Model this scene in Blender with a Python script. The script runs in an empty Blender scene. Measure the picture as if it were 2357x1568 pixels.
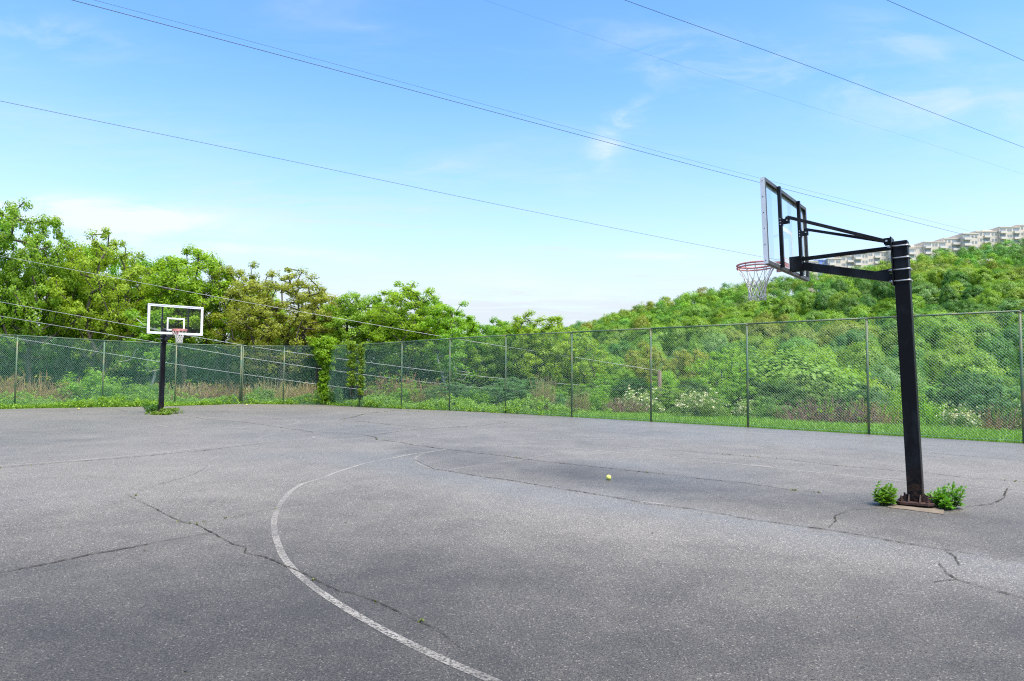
import bpy, bmesh, math, random
import numpy as np
from mathutils import Matrix, Vector

SC = bpy.context.scene
COL = SC.collection
rad = math.radians

# ------------------------------------------------------------------ camera
CAM_H, PITCH, ROLL = 1.4498, 0.0510, 0.0059
FPX = 1535.69                      # focal length for a frame 2357 wide
cam_data = bpy.data.cameras.new('camera')
cam_data.sensor_width = 36.0
cam_data.lens = FPX / 2357.0 * 36.0
cam_data.clip_start = 0.05
cam_data.clip_end = 6000.0
cam = bpy.data.objects.new('camera', cam_data)
COL.objects.link(cam)
cam.matrix_world = (Matrix.Translation((0, 0, CAM_H)) @ Matrix.Rotation(math.pi/2 + PITCH, 4, 'X')
                    @ Matrix.Rotation(ROLL, 4, 'Z'))
SC.camera = cam

# ------------------------------------------------------------------ world, sun, exposure
SUN_EL, SUN_AZ = rad(64), rad(135)      # azimuth clockwise from +Y
world = bpy.data.worlds.new('World')
SC.world = world
world.use_nodes = True
wn, wl = world.node_tree.nodes, world.node_tree.links
wn.clear()
def N_(nodes, typ, **kw):
    n = nodes.new(typ)
    for k, v in kw.items():
        setattr(n, k, v)
    return n
w_out = N_(wn, 'ShaderNodeOutputWorld')
w_bg = N_(wn, 'ShaderNodeBackground')
w_bg.inputs['Strength'].default_value = 0.15
sky = N_(wn, 'ShaderNodeTexSky')
sky.sky_type = 'NISHITA'
sky.sun_disc = False
sky.sun_elevation = SUN_EL
sky.sun_rotation = SUN_AZ
sky.altitude = 100
sky.air_density = 1.0
sky.dust_density = 0.6
sky.ozone_density = 2.5
hs = N_(wn, 'ShaderNodeHueSaturation')
hs.inputs['Saturation'].default_value = 1.22
hs.inputs['Hue'].default_value = 0.503
hs.inputs['Value'].default_value = 1.10
wl.new(sky.outputs[0], hs.inputs['Color'])
tc = N_(wn, 'ShaderNodeTexCoord')
sep = N_(wn, 'ShaderNodeSeparateXYZ')
wl.new(tc.outputs['Generated'], sep.inputs[0])
def wmath(op, a, b=None, c=None, clamp=False):
    m = N_(wn, 'ShaderNodeMath', operation=op)
    m.use_clamp = clamp
    for i, v in enumerate((a, b, c)):
        if v is None: continue
        if isinstance(v, (int, float)): m.inputs[i].default_value = v
        else: wl.new(v, m.inputs[i])
    return m.outputs[0]
# thin cirrus: the cloud layer is a plane overhead (direction / elevation), so streaks flatten to the horizon
zc_ = wmath('MAXIMUM', sep.outputs['Z'], 0.0)
zden = wmath('ADD', zc_, 0.10)
cx = wmath('DIVIDE', sep.outputs['X'], zden)
cy = wmath('DIVIDE', sep.outputs['Y'], zden)
comb = N_(wn, 'ShaderNodeCombineXYZ')
wl.new(cx, comb.inputs[0]); wl.new(cy, comb.inputs[1])
def cloud_noise(scale, loc, rot, sc, detail, rough, dist):
    mp = N_(wn, 'ShaderNodeMapping')
    mp.inputs['Location'].default_value = loc
    mp.inputs['Rotation'].default_value = (0, 0, rot)
    mp.inputs['Scale'].default_value = sc
    wl.new(comb.outputs[0], mp.inputs[0])
    no = N_(wn, 'ShaderNodeTexNoise')
    no.inputs['Scale'].default_value = scale
    no.inputs['Detail'].default_value = detail
    no.inputs['Roughness'].default_value = rough
    no.inputs['Distortion'].default_value = dist
    wl.new(mp.outputs[0], no.inputs['Vector'])
    return no.outputs['Fac']
n1 = cloud_noise(0.55, (5.3, 0.4, 0), 0.35, (1.0, 2.2, 1), 6, 0.62, 0.6)
n2 = cloud_noise(1.9, (7.0, 2.0, 0), 0.2, (0.7, 2.4, 1), 7, 0.68, 0.9)
def ramp(v, lo, hi):
    m = N_(wn, 'ShaderNodeMapRange')
    m.interpolation_type = 'SMOOTHSTEP'
    m.inputs['From Min'].default_value = lo
    m.inputs['From Max'].default_value = hi
    wl.new(v, m.inputs['Value'])
    return m.outputs[0]
c1 = wmath('MULTIPLY', ramp(n1, 0.48, 0.80), ramp(n2, 0.35, 0.75))
lowband = wmath('SUBTRACT', 1.0, ramp(sep.outputs['Z'], -0.02, 0.45))     # thicker veil low down
veil = wmath('MULTIPLY', lowband, wmath('ADD', wmath('MULTIPLY', n2, 0.95), 0.34))
haze_low = wmath('MULTIPLY', wmath('SUBTRACT', 1.0, ramp(sep.outputs['Z'], -0.02, 0.26)), 0.55)
cl = wmath('ADD', wmath('ADD', wmath('MULTIPLY', c1, 0.50), wmath('MULTIPLY', veil, 0.90)), haze_low, clamp=True)
cmix = N_(wn, 'ShaderNodeMix', data_type='RGBA')
wl.new(cl, cmix.inputs['Factor'])
wl.new(hs.outputs[0], cmix.inputs['A'])
cmix.inputs['B'].default_value = (2.46, 2.73, 2.98, 1)
# separate wisps of cirrus: heading (x/y), height (z/y), length, thickness, tilt, weight
front = wmath('MAXIMUM', sep.outputs['Y'], 0.05)
hu = wmath('DIVIDE', sep.outputs['X'], front); he = wmath('DIVIDE', sep.outputs['Z'], front)
hv = N_(wn, 'ShaderNodeCombineXYZ'); wl.new(hu, hv.inputs[0]); wl.new(he, hv.inputs[1])
def streak_noise(scale, sx, sy, rot, off):
    mp = N_(wn, 'ShaderNodeMapping'); mp.inputs['Scale'].default_value = (sx, sy, 1); mp.inputs['Rotation'].default_value = (0, 0, rot); mp.inputs['Location'].default_value = off
    wl.new(hv.outputs[0], mp.inputs[0])
    no = N_(wn, 'ShaderNodeTexNoise'); no.inputs['Scale'].default_value = scale; no.inputs['Detail'].default_value = 7; no.inputs['Roughness'].default_value = 0.62; no.inputs['Distortion'].default_value = 0.5
    wl.new(mp.outputs[0], no.inputs['Vector'])
    return no.outputs['Fac']
sn = ramp(streak_noise(5.0, 1.0, 5.0, 0.12, (3, 1, 0)), 0.36, 0.66)
sn2 = ramp(streak_noise(7.0, 1.0, 2.6, -0.35, (1, 5, 0)), 0.38, 0.72)
total = None
for u0, e0, su, se, tilt, amp, nz in ((-0.64, 0.240, 0.20, 0.022, -0.06, 1.7, sn), (-0.74, 0.212, 0.22, 0.030, 0.0, 1.0, sn), (-0.435, 0.187, 0.12, 0.010, -0.04, 1.3, sn),
        (-0.22, 0.174, 0.10, 0.008, -0.03, 0.5, sn), (0.229, 0.177, 0.075, 0.010, 0.0, 0.75, sn), (0.0, 0.130, 0.32, 0.026, 0.0, 0.6, sn), (0.155, 0.365, 0.080, 0.026, 1.0, 0.75, sn2),
        (0.25, 0.490, 0.13, 0.040, -0.25, 0.34, sn2), (0.60, 0.428, 0.28, 0.055, -0.2, 0.36, sn2), (0.62, 0.51, 0.12, 0.03, -0.4, 0.25, sn2), (-0.73, 0.515, 0.13, 0.030, -0.1, 0.4, sn2), (-0.64, 0.309, 0.05, 0.006, 0.0, 0.35, sn)):
    a = wmath('SUBTRACT', hu, u0); b = wmath('SUBTRACT', he, e0)
    c, d = math.cos(tilt), math.sin(tilt)
    p = wmath('ADD', wmath('MULTIPLY', a, c/su), wmath('MULTIPLY', b, d/su)); q = wmath('ADD', wmath('MULTIPLY', a, -d/se), wmath('MULTIPLY', b, c/se))
    g = wmath('EXPONENT', wmath('MULTIPLY', wmath('ADD', wmath('MULTIPLY', p, p), wmath('MULTIPLY', q, q)), -1.0))
    g = wmath('MULTIPLY', wmath('MULTIPLY', g, amp), nz)
    total = g if total is None else wmath('ADD', total, g)
wmix = N_(wn, 'ShaderNodeMix', data_type='RGBA')
wl.new(wmath('MULTIPLY', total, wmath('GREATER_THAN', sep.outputs['Y'], 0.05), clamp=True), wmix.inputs['Factor'])
wl.new(cmix.outputs['Result'], wmix.inputs['A']); wmix.inputs['B'].default_value = (2.85, 3.08, 3.25, 1)
wl.new(wmix.outputs['Result'], w_bg.inputs['Color'])
wl.new(w_bg.outputs[0], w_out.inputs['Surface'])

sun_l = bpy.data.lights.new('sun', 'SUN')
sun_l.energy = 4.0
sun_l.angle = rad(45)
sun_l.color = (1.0, 0.93, 0.82)
sun = bpy.data.objects.new('sun', sun_l)
COL.objects.link(sun)
sd = Vector((math.sin(SUN_AZ)*math.cos(SUN_EL), math.cos(SUN_AZ)*math.cos(SUN_EL), math.sin(SUN_EL)))
sun.rotation_euler = sd.to_track_quat('Z', 'Y').to_euler()
sun.location = (0, 0, 60)

SC.view_settings.view_transform = 'Standard'
SC.view_settings.look = 'None'
SC.view_settings.gamma = 1.0
SC.view_settings.use_curve_mapping = False
SC.view_settings.exposure = 1.12
SC.render.engine = 'CYCLES'
SC.cycles.max_bounces = 6
SC.cycles.transparent_max_bounces = 12
SC.cycles.use_denoising = False
SC.cycles.filter_width = 1.15
SC.cycles.caustics_reflective = False
SC.cycles.caustics_refractive = False

# ------------------------------------------------------------------ helpers
def smooth(a, b, x):
    t = np.clip((np.asarray(x, float) - a) / (b - a), 0, 1)
    return t*t*(3-2*t)
def zcourt(x, y):
    return -0.11 * smooth(25, 32, y)
def ray(fx, fy):
    """direction through a point of the 2357 x 1568 frame"""
    dx, dy = fx - 1178.5, fy - 784.0
    c, s = math.cos(ROLL), math.sin(ROLL)
    X = dx*c + dy*s; Y = -dx*s + dy*c
    return np.array([X, FPX*math.cos(PITCH) + Y*math.sin(PITCH), FPX*math.sin(PITCH) - Y*math.cos(PITCH)])
def on_court(fx, fy):
    v = ray(fx, fy); z = 0.0
    for _ in range(6):
        k = (z - CAM_H) / v[2]
        z = float(zcourt(v[0]*k, v[1]*k))
    return np.array([v[0]*k, v[1]*k, z])
def at(fx, fy, Y):
    v = ray(fx, fy)
    return v * (Y / v[1]) + np.array([0, 0, CAM_H])

def tag(o, label=None, cat=None, group=None, kind=None):
    if label: o['label'] = label
    if cat: o['category'] = cat
    if group: o['group'] = group
    if kind: o['kind'] = kind
    return o
def empty(name, loc=(0, 0, 0), rz=0):
    o = bpy.data.objects.new(name, None)
    o.empty_display_size = 0.3
    COL.objects.link(o)
    o.location = loc; o.rotation_euler = (0, 0, rz)
    return o
def link(name, me, parent=None, loc=None):
    o = bpy.data.objects.new(name, me)
    COL.objects.link(o)
    if parent is not None: o.parent = parent
    if loc is not None: o.location = loc
    return o
def np_mesh(name, V, F, mat=None, smoothf=False):
    V = np.asarray(V, np.float32); F = np.asarray(F, np.int32)
    me = bpy.data.meshes.new(name)
    me.vertices.add(len(V)); me.vertices.foreach_set('co', V.ravel())
    k = F.shape[1]
    me.loops.add(F.size); me.loops.foreach_set('vertex_index', F.ravel())
    me.polygons.add(len(F))
    me.polygons.foreach_set('loop_start', np.arange(0, F.size, k, dtype=np.int32))
    if smoothf: me.polygons.foreach_set('use_smooth', np.ones(len(F), bool))
    me.update(calc_edges=True)
    if mat: me.materials.append(mat)
    return me
class MB:
    """collects boxes, tubes and prisms into one mesh"""
    def __init__(self): self.v = []; self.f = []
    def add(self, V, F):
        b = len(self.v)
        self.v += [tuple(map(float, p)) for p in V]
        self.f += [tuple(b+i for i in q) for q in F]
        return self
    def box(self, lo, hi, bev=0.0, M=None):
        x0, y0, z0 = lo; x1, y1, z1 = hi
        if bev > 0:
            bm = bmesh.new()
            bmesh.ops.create_cube(bm, size=1)
            for v in bm.verts:
                v.co = ((x0+x1)/2 + v.co.x*(x1-x0), (y0+y1)/2 + v.co.y*(y1-y0), (z0+z1)/2 + v.co.z*(z1-z0))
            bmesh.ops.bevel(bm, geom=bm.edges[:], offset=bev, segments=2, profile=0.6, affect='EDGES')
            bm.verts.index_update()
            V = [v.co.copy() for v in bm.verts]; F = [[v.index for v in f.verts] for f in bm.faces]
            bm.free()
        else:
            V = [Vector(p) for p in ((x0,y0,z0),(x1,y0,z0),(x1,y1,z0),(x0,y1,z0),(x0,y0,z1),(x1,y0,z1),(x1,y1,z1),(x0,y1,z1))]
            F = [(0,3,2,1),(4,5,6,7),(0,1,5,4),(1,2,6,5),(2,3,7,6),(3,0,4,7)]
        if M is not None: V = [M @ v for v in V]
        return self.add(V, F)
    def bar(self, a, b, w, h, up=(0, 0, 1), bev=0.0):
        """rectangular bar from a to b, w across, h along up"""
        a = Vector(a); b = Vector(b); d = (b-a); L = d.length; d.normalize()
        s = d.cross(Vector(up)).normalized(); u = s.cross(d)
        M = Matrix(((d.x, s.x, u.x, a.x), (d.y, s.y, u.y, a.y), (d.z, s.z, u.z, a.z), (0, 0, 0, 1)))
        return self.box((0, -w/2, -h/2), (L, w/2, h/2), bev, M)
    def tube(self, pts, r, n=8, closed=False, caps=True):
        P = [Vector(p) for p in pts]; m = len(P)
        rs = r if hasattr(r, '__len__') else [r]*m
        V = []; F = []; ref = None
        for i in range(m):
            if closed: t = P[(i+1) % m] - P[i-1]
            else: t = P[min(i+1, m-1)] - P[max(i-1, 0)]
            t.normalize()
            if ref is None:
                ref = Vector((0, 0, 1)) if abs(t.z) < 0.9 else Vector((1, 0, 0))
            s = t.cross(ref).normalized(); u = s.cross(t); ref = u
            for k in range(n):
                a = 2*math.pi*k/n
                V.append(P[i] + (s*math.cos(a) + u*math.sin(a))*rs[i])
        for i in range(m if closed else m-1):
            j = (i+1) % m
            for k in range(n):
                F.append((i*n+k, i*n+(k+1) % n, j*n+(k+1) % n, j*n+k))
        if caps and not closed:
            F.append(tuple(range(n))[::-1]); F.append(tuple((m-1)*n+k for k in range(n)))
        return self.add(V, F)
    def prism(self, poly, z0, z1, M=None):
        n = len(poly)
        V = [Vector((p[0], p[1], z0)) for p in poly] + [Vector((p[0], p[1], z1)) for p in poly]
        if M is not None: V = [M @ v for v in V]
        F = [tuple(range(n))[::-1], tuple(range(n, 2*n))] + [(i, (i+1) % n, n+(i+1) % n, n+i) for i in range(n)]
        return self.add(V, F)
    def mesh(self, name, mat, smooth=False):
        me = bpy.data.meshes.new(name)
        me.from_pydata(self.v, [], self.f)
        if smooth:
            for p in me.polygons: p.use_smooth = True
        me.materials.append(mat)
        return me
    def build(self, name, mat, parent=None, smooth=False, loc=None):
        return link(name, self.mesh(name, mat, smooth), parent, loc)

# ------------------------------------------------------------------ materials
def mat_new(name):
    m = bpy.data.materials.new(name); m.use_nodes = True
    nt = m.node_tree
    return m, nt.nodes, nt.links, nt.nodes['Principled BSDF'], nt.nodes['Material Output']
def noise(nodes, links, scale, detail=4, rough=0.55, coord='Object', stretch=None, loc=None):
    t = nodes.new('ShaderNodeTexCoord')
    n = nodes.new('ShaderNodeTexNoise')
    n.inputs['Scale'].default_value = scale
    n.inputs['Detail'].default_value = detail
    n.inputs['Roughness'].default_value = rough
    if stretch or loc:
        mp = nodes.new('ShaderNodeMapping')
        if stretch: mp.inputs['Scale'].default_value = stretch
        if loc: mp.inputs['Location'].default_value = loc
        links.new(t.outputs[coord], mp.inputs[0]); links.new(mp.outputs[0], n.inputs['Vector'])
    else:
        links.new(t.outputs[coord], n.inputs['Vector'])
    return n.outputs['Fac']
def mrange(nodes, links, v, a, b, c=0.0, d=1.0, interp='LINEAR'):
    m = nodes.new('ShaderNodeMapRange'); m.interpolation_type = interp
    for k, x in zip(('From Min', 'From Max', 'To Min', 'To Max'), (a, b, c, d)):
        m.inputs[k].default_value = x
    links.new(v, m.inputs['Value'])
    return m.outputs[0]
def mixc(nodes, links, fac, a, b, blend='MIX'):
    m = nodes.new('ShaderNodeMix'); m.data_type = 'RGBA'; m.blend_type = blend
    for k, x in (('Factor', fac), ('A', a), ('B', b)):
        s = m.inputs[k]
        if isinstance(x, (int, float)): s.default_value = x
        elif isinstance(x, tuple): s.default_value = (x[0], x[1], x[2], 1)
        else: links.new(x, s)
    return m.outputs['Result']
def nmath(nodes, links, op, a, b=0.0, clamp=False):
    m = nodes.new('ShaderNodeMath'); m.operation = op; m.use_clamp = clamp
    for i, x in enumerate((a, b)):
        if isinstance(x, (int, float)): m.inputs[i].default_value = x
        else: links.new(x, m.inputs[i])
    return m.outputs[0]
def bump(nodes, links, bs, h, strength, dist):
    b = nodes.new('ShaderNodeBump')
    b.inputs['Strength'].default_value = strength; b.inputs['Distance'].default_value = dist
    links.new(h, b.inputs['Height']); links.new(b.outputs[0], bs.inputs['Normal'])
def simple(name, c1, c2, scale, rough=0.6, metal=0.0, lo=0.35, hi=0.65, bumpd=0.0, stretch=None, spec=0.5):
    m, n, l, bs, out = mat_new(name)
    f = noise(n, l, scale, 5, 0.6, stretch=stretch)
    l.new(mixc(n, l, mrange(n, l, f, lo, hi), c1, c2), bs.inputs['Base Color'])
    bs.inputs['Roughness'].default_value = rough; bs.inputs['Metallic'].default_value = metal
    bs.inputs['Specular IOR Level'].default_value = spec
    if bumpd: bump(n, l, bs, f, 0.5, bumpd)
    return m
def leaf_mat(name, trans=0.4, rnd=0.12, rough=0.45, color=None, spec=0.35, var=0.30, tone_amt=0.55):
    """leaves: object colour, varied per object and per leaf"""
    m, n, l, bs, out = mat_new(name)
    oi = n.new('ShaderNodeObjectInfo'); ge = n.new('ShaderNodeNewGeometry')
    h = n.new('ShaderNodeHueSaturation')
    if color: h.inputs['Color'].default_value = (*color, 1)
    else: l.new(oi.outputs['Color'], h.inputs['Color'])
    l.new(mrange(n, l, oi.outputs['Random'], 0, 1, 0.5-rnd*0.22, 0.5+rnd*0.22), h.inputs['Hue'])
    l.new(mrange(n, l, ge.outputs['Random Per Island'], 0, 1, 1-var, 1+var), h.inputs['Value'])
    tone = noise(n, l, 0.35, 2, 0.5)
    c = mixc(n, l, mrange(n, l, tone, 0.35, 0.7, 0, tone_amt), h.outputs[0], (1.12, 1.10, 0.8), 'MULTIPLY')
    l.new(c, bs.inputs['Base Color'])
    bs.inputs['Roughness'].default_value = rough
    bs.inputs['Specular IOR Level'].default_value = spec
    tr = n.new('ShaderNodeBsdfTranslucent')
    l.new(mixc(n, l, 1.0, c, (1.25, 1.2, 0.5), 'MULTIPLY'), tr.inputs['Color'])
    mx = n.new('ShaderNodeMixShader'); mx.inputs[0].default_value = trans
    l.new(bs.outputs[0], mx.inputs[1]); l.new(tr.outputs[0], mx.inputs[2])
    l.new(mx.outputs[0], out.inputs['Surface'])
    return m

M = {}
M['leaf'] = leaf_mat('leaf', 0.5, 0.06)
M['leaf_far'] = leaf_mat('leaf_far', 0.42, 0.05, var=0.16, tone_amt=0.0)
M['weed'] = leaf_mat('weed', 0.3, 0.15)
M['grass'] = leaf_mat('grass_blade', 0.3, 0.1)
M['blossom'] = leaf_mat('blossom', 0.3, 0.0, color=(0.72, 0.70, 0.52))
M['bark'] = simple('bark', (0.035, 0.026, 0.020), (0.085, 0.068, 0.052), 5.0, 0.9, bumpd=0.02, stretch=(3, 3, 0.6))
M['pale_bark'] = simple('pale_bark', (0.20, 0.19, 0.16), (0.42, 0.41, 0.37), 4.0, 0.85, bumpd=0.01)
M['dry'] = leaf_mat('dry_stalk', 0.15, 0.12, 0.8, spec=0.1)
M['wood_pole'] = simple('weathered_pole_wood', (0.09, 0.06, 0.045), (0.17, 0.12, 0.09), 6, 0.85, stretch=(4, 4, 0.4), bumpd=0.01)
M['cable'] = simple('cable_sheath', (0.02, 0.02, 0.022), (0.035, 0.035, 0.04), 2, 0.5)
M['pale_cable'] = simple('aluminium_cable', (0.30, 0.31, 0.32), (0.45, 0.46, 0.47), 2, 0.4)

def asphalt():
    m, n, l, bs, out = mat_new('asphalt')
    big = noise(n, l, 0.22, 4, 0.6)
    mid = noise(n, l, 2.2, 5, 0.65, loc=(4, 9, 0))
    fine = noise(n, l, 60, 3, 0.7)
    at_ = n.new('ShaderNodeAttribute'); at_.attribute_name = 'wet'
    rough_at = n.new('ShaderNodeAttribute'); rough_at.attribute_name = 'coarse'
    base = mixc(n, l, mrange(n, l, mid, 0.3, 0.7), (0.158, 0.142, 0.112), (0.212, 0.190, 0.151))
    base = mixc(n, l, mrange(n, l, big, 0.35, 0.65, 0, 0.6), base, (0.248, 0.223, 0.178))
    mott = noise(n, l, 0.85, 6, 0.62, loc=(2, 7, 0))
    base = mixc(n, l, mrange(n, l, mott, 0.34, 0.66, 0.0, 0.42), base, mixc(n, l, 1.0, base, (0.52, 0.52, 0.52), 'MULTIPLY'))
    base = mixc(n, l, mrange(n, l, fine, 0.35, 0.6), mixc(n, l, 1.0, base, (0.52, 0.52, 0.53), 'MULTIPLY'), base)
    # stone flecks in the binder
    t = n.new('ShaderNodeTexCoord')
    heights = []
    for sc, lo, colr, amt in ((125.0, 0.62, (0.34, 0.305, 0.250), 0.85), (80.0, 0.90, (0.48, 0.43, 0.36), 0.95), (120.0, 0.56, (0.020, 0.018, 0.016), 0.9)):
        vo = n.new('ShaderNodeTexVoronoi'); vo.inputs['Scale'].default_value = sc
        l.new(t.outputs['Object'], vo.inputs['Vector'])
        se = n.new('ShaderNodeSeparateColor'); l.new(vo.outputs['Color'], se.inputs[0])
        pick = mrange(n, l, se.outputs[0], lo, lo+0.04, 0, amt)
        inside = mrange(n, l, vo.outputs['Distance'], 0.32, 0.52, 1, 0)
        fac = nmath(n, l, 'MULTIPLY', pick, inside)
        base = mixc(n, l, fac, base, colr)
        heights.append(vo.outputs['Distance'])
    # damp film: a little darker, much glossier
    wetn = nmath(n, l, 'MULTIPLY', at_.outputs['Fac'], mrange(n, l, mid, 0.25, 0.6, 0.65, 1.0))
    base = mixc(n, l, nmath(n, l, 'MULTIPLY', wetn, 0.12), base, (0.05, 0.05, 0.055))
    dk = n.new('ShaderNodeAttribute'); dk.attribute_name = 'damp_view_falloff'
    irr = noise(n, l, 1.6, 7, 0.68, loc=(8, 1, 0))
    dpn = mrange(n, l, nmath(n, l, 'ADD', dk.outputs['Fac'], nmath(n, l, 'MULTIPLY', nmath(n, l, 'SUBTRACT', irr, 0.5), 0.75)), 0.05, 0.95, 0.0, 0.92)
    base = mixc(n, l, dpn, base, mixc(n, l, 1.0, base, (0.20, 0.203, 0.207), 'MULTIPLY'))  # damp tone and the painted near-camera falloff both darken the base
    l.new(base, bs.inputs['Base Color'])
    l.new(mrange(n, l, wetn, 0, 1, 0.68, 0.42), bs.inputs['Roughness'])
    bs.inputs['Specular IOR Level'].default_value = 0.5
    hh = nmath(n, l, 'ADD', heights[0], nmath(n, l, 'MULTIPLY', fine, 0.8))
    b = n.new('ShaderNodeBump')
    l.new(mrange(n, l, wetn, 0, 1, 0.30, 0.05), b.inputs['Strength'])
    b.inputs['Distance'].default_value = 0.006
    l.new(hh, b.inputs['Height']); l.new(b.outputs[0], bs.inputs['Normal'])
    return m
M['asphalt'] = asphalt()
def paint_mat(name, keep, col):
    """worn line paint: flakes off in patches, the asphalt shows through"""
    m, n, l, bs, out = mat_new(name)
    a = noise(n, l, 1.3, 3, 0.6); b = noise(n, l, 55, 4, 0.75)
    cov = nmath(n, l, 'MULTIPLY', mrange(n, l, a, 0.34, 0.62, keep*0.35, keep), mrange(n, l, b, 0.42, 0.54, 0.10, 1.0))
    l.new(mixc(n, l, b, col, tuple(c*0.75 for c in col)), bs.inputs['Base Color'])
    bs.inputs['Roughness'].default_value = 0.7
    tr = n.new('ShaderNodeBsdfTransparent'); mx = n.new('ShaderNodeMixShader')
    l.new(cov, mx.inputs[0]); l.new(tr.outputs[0], mx.inputs[1]); l.new(bs.outputs[0], mx.inputs[2])
    l.new(mx.outputs[0], out.inputs['Surface'])
    return m
M['paint_strong'] = paint_mat('worn_white_paint', 0.80, (0.42, 0.39, 0.34))
M['paint_weak'] = paint_mat('faded_white_paint', 0.56, (0.42, 0.39, 0.35))
M['paint_ghost'] = paint_mat('almost_gone_paint', 0.36, (0.40, 0.37, 0.34))
def crack_mat():
    m, n, l, bs, out = mat_new('crack_void')
    a = noise(n, l, 2.3, 4, 0.65); b = noise(n, l, 30, 4, 0.7)
    l.new(mixc(n, l, mrange(n, l, b, 0.35, 0.65), (0.014, 0.012, 0.010), (0.060, 0.050, 0.038)), bs.inputs['Base Color'])
    bs.inputs['Roughness'].default_value = 0.95; bs.inputs['Specular IOR Level'].default_value = 0.1
    cov = nmath(n, l, 'MULTIPLY', mrange(n, l, a, 0.36, 0.60, 0.30, 1.0), mrange(n, l, b, 0.32, 0.48, 0.35, 1.0))
    tr = n.new('ShaderNodeBsdfTransparent'); mx = n.new('ShaderNodeMixShader')
    l.new(cov, mx.inputs[0]); l.new(tr.outputs[0], mx.inputs[1]); l.new(bs.outputs[0], mx.inputs[2]); l.new(mx.outputs[0], out.inputs['Surface'])
    return m
M['crack'] = crack_mat()
M['concrete'] = simple('concrete', (0.12, 0.095, 0.066), (0.19, 0.150, 0.105), 8, 0.9, bumpd=0.004)
def terrain_mat():
    m, n, l, bs, out = mat_new('grassy_soil')
    a = noise(n, l, 0.5, 5, 0.6); b = noise(n, l, 9, 5, 0.7)
    c = mixc(n, l, mrange(n, l, b, 0.3, 0.7), (0.035, 0.075, 0.012), (0.075, 0.13, 0.022))
    c = mixc(n, l, mrange(n, l, a, 0.45, 0.7, 0, 0.75), c, (0.07, 0.062, 0.03))
    l.new(c, bs.inputs['Base Color']); bs.inputs['Roughness'].default_value = 0.95
    bs.inputs['Specular IOR Level'].default_value = 0.1
    bump(n, l, bs, b, 0.6, 0.05)
    return m
M['terrain'] = terrain_mat()
M['fence_green'] = simple('green_coated_steel', (0.060, 0.125, 0.070), (0.200, 0.165, 0.080), 7, 0.55, lo=0.46, hi=0.70, stretch=(1, 1, 0.5))
M['fence_wire'] = simple('green_coated_wire', (0.12, 0.32, 0.20), (0.24, 0.44, 0.33), 3, 0.32, spec=0.8)
def black_paint():
    m, n, l, bs, out = mat_new('worn_black_paint')
    a = noise(n, l, 3.0, 6, 0.65, stretch=(1, 1, 0.35)); b = noise(n, l, 70, 2, 0.6)
    c = mixc(n, l, mrange(n, l, a, 0.46, 0.72), (0.006, 0.006, 0.007), (0.026, 0.030, 0.037))
    c = mixc(n, l, mrange(n, l, b, 0.70, 0.74, 0, 0.5), c, (0.006, 0.005, 0.005))
    tcz = n.new('ShaderNodeTexCoord'); sz = n.new('ShaderNodeSeparateXYZ'); l.new(tcz.outputs['Object'], sz.inputs[0])
    ru = noise(n, l, 22, 5, 0.7)
    rust_f = nmath(n, l, 'MULTIPLY', mrange(n, l, sz.outputs['Z'], 0.06, 0.45, 1.0, 0.0), mrange(n, l, ru, 0.46, 0.62))
    c = mixc(n, l, nmath(n, l, 'MULTIPLY', rust_f, 0.8), c, (0.075, 0.040, 0.024))
    l.new(c, bs.inputs['Base Color'])
    l.new(mrange(n, l, a, 0.3, 0.7, 0.5, 0.34), bs.inputs['Roughness'])
    bs.inputs['Specular IOR Level'].default_value = 0.12
    bump(n, l, bs, b, 0.15, 0.001)
    return m
M['black'] = black_paint()
M['rust'] = simple('rusty_black_steel', (0.012, 0.009, 0.009), (0.085, 0.035, 0.022), 18, 0.75, bumpd=0.003)
M['zinc'] = simple('galvanised_steel', (0.46, 0.46, 0.45), (0.62, 0.62, 0.61), 25, 0.38, metal=0.75)
M['frame_white'] = simple('white_coated_aluminium', (0.62, 0.64, 0.66), (0.74, 0.75, 0.76), 9, 0.45)
M['frame_dark'] = simple('dark_frame_back', (0.035, 0.035, 0.036), (0.075, 0.073, 0.070), 12, 0.55)
M['rim_red'] = simple('faded_red_paint', (0.46, 0.14, 0.125), (0.60, 0.28, 0.25), 14, 0.55)
M['net'] = simple('white_cord', (0.50, 0.47, 0.42), (0.72, 0.70, 0.66), 30, 0.9)
def acrylic():
    m, n, l, bs, out = mat_new('clear_acrylic')
    tr = n.new('ShaderNodeBsdfTransparent'); tr.inputs[0].default_value = (0.90, 0.94, 0.93, 1)
    gl = n.new('ShaderNodeBsdfGlossy'); gl.inputs['Roughness'].default_value = 0.03
    fw_ = n.new('ShaderNodeLayerWeight'); fw_.inputs[0].default_value = 0.5
    fr = nmath(n, l, 'ADD', nmath(n, l, 'MULTIPLY', nmath(n, l, 'POWER', fw_.outputs['Facing'], 5.0), 0.45), 0.03)
    mx = n.new('ShaderNodeMixShader')
    l.new(fr, mx.inputs[0]); l.new(tr.outputs[0], mx.inputs[1]); l.new(gl.outputs[0], mx.inputs[2])
    l.new(mx.outputs[0], out.inputs['Surface'])
    return m
M['acrylic'] = acrylic()
M['print_white'] = simple('white_board_paint', (0.74, 0.75, 0.76), (0.80, 0.80, 0.80), 6, 0.4)
M['ball'] = simple('yellow_felt', (0.50, 0.56, 0.05), (0.70, 0.74, 0.16), 90, 0.95, bumpd=0.002)
M['seam'] = simple('pale_rubber', (0.6, 0.6, 0.52), (0.66, 0.66, 0.6), 20, 0.7)

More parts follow.
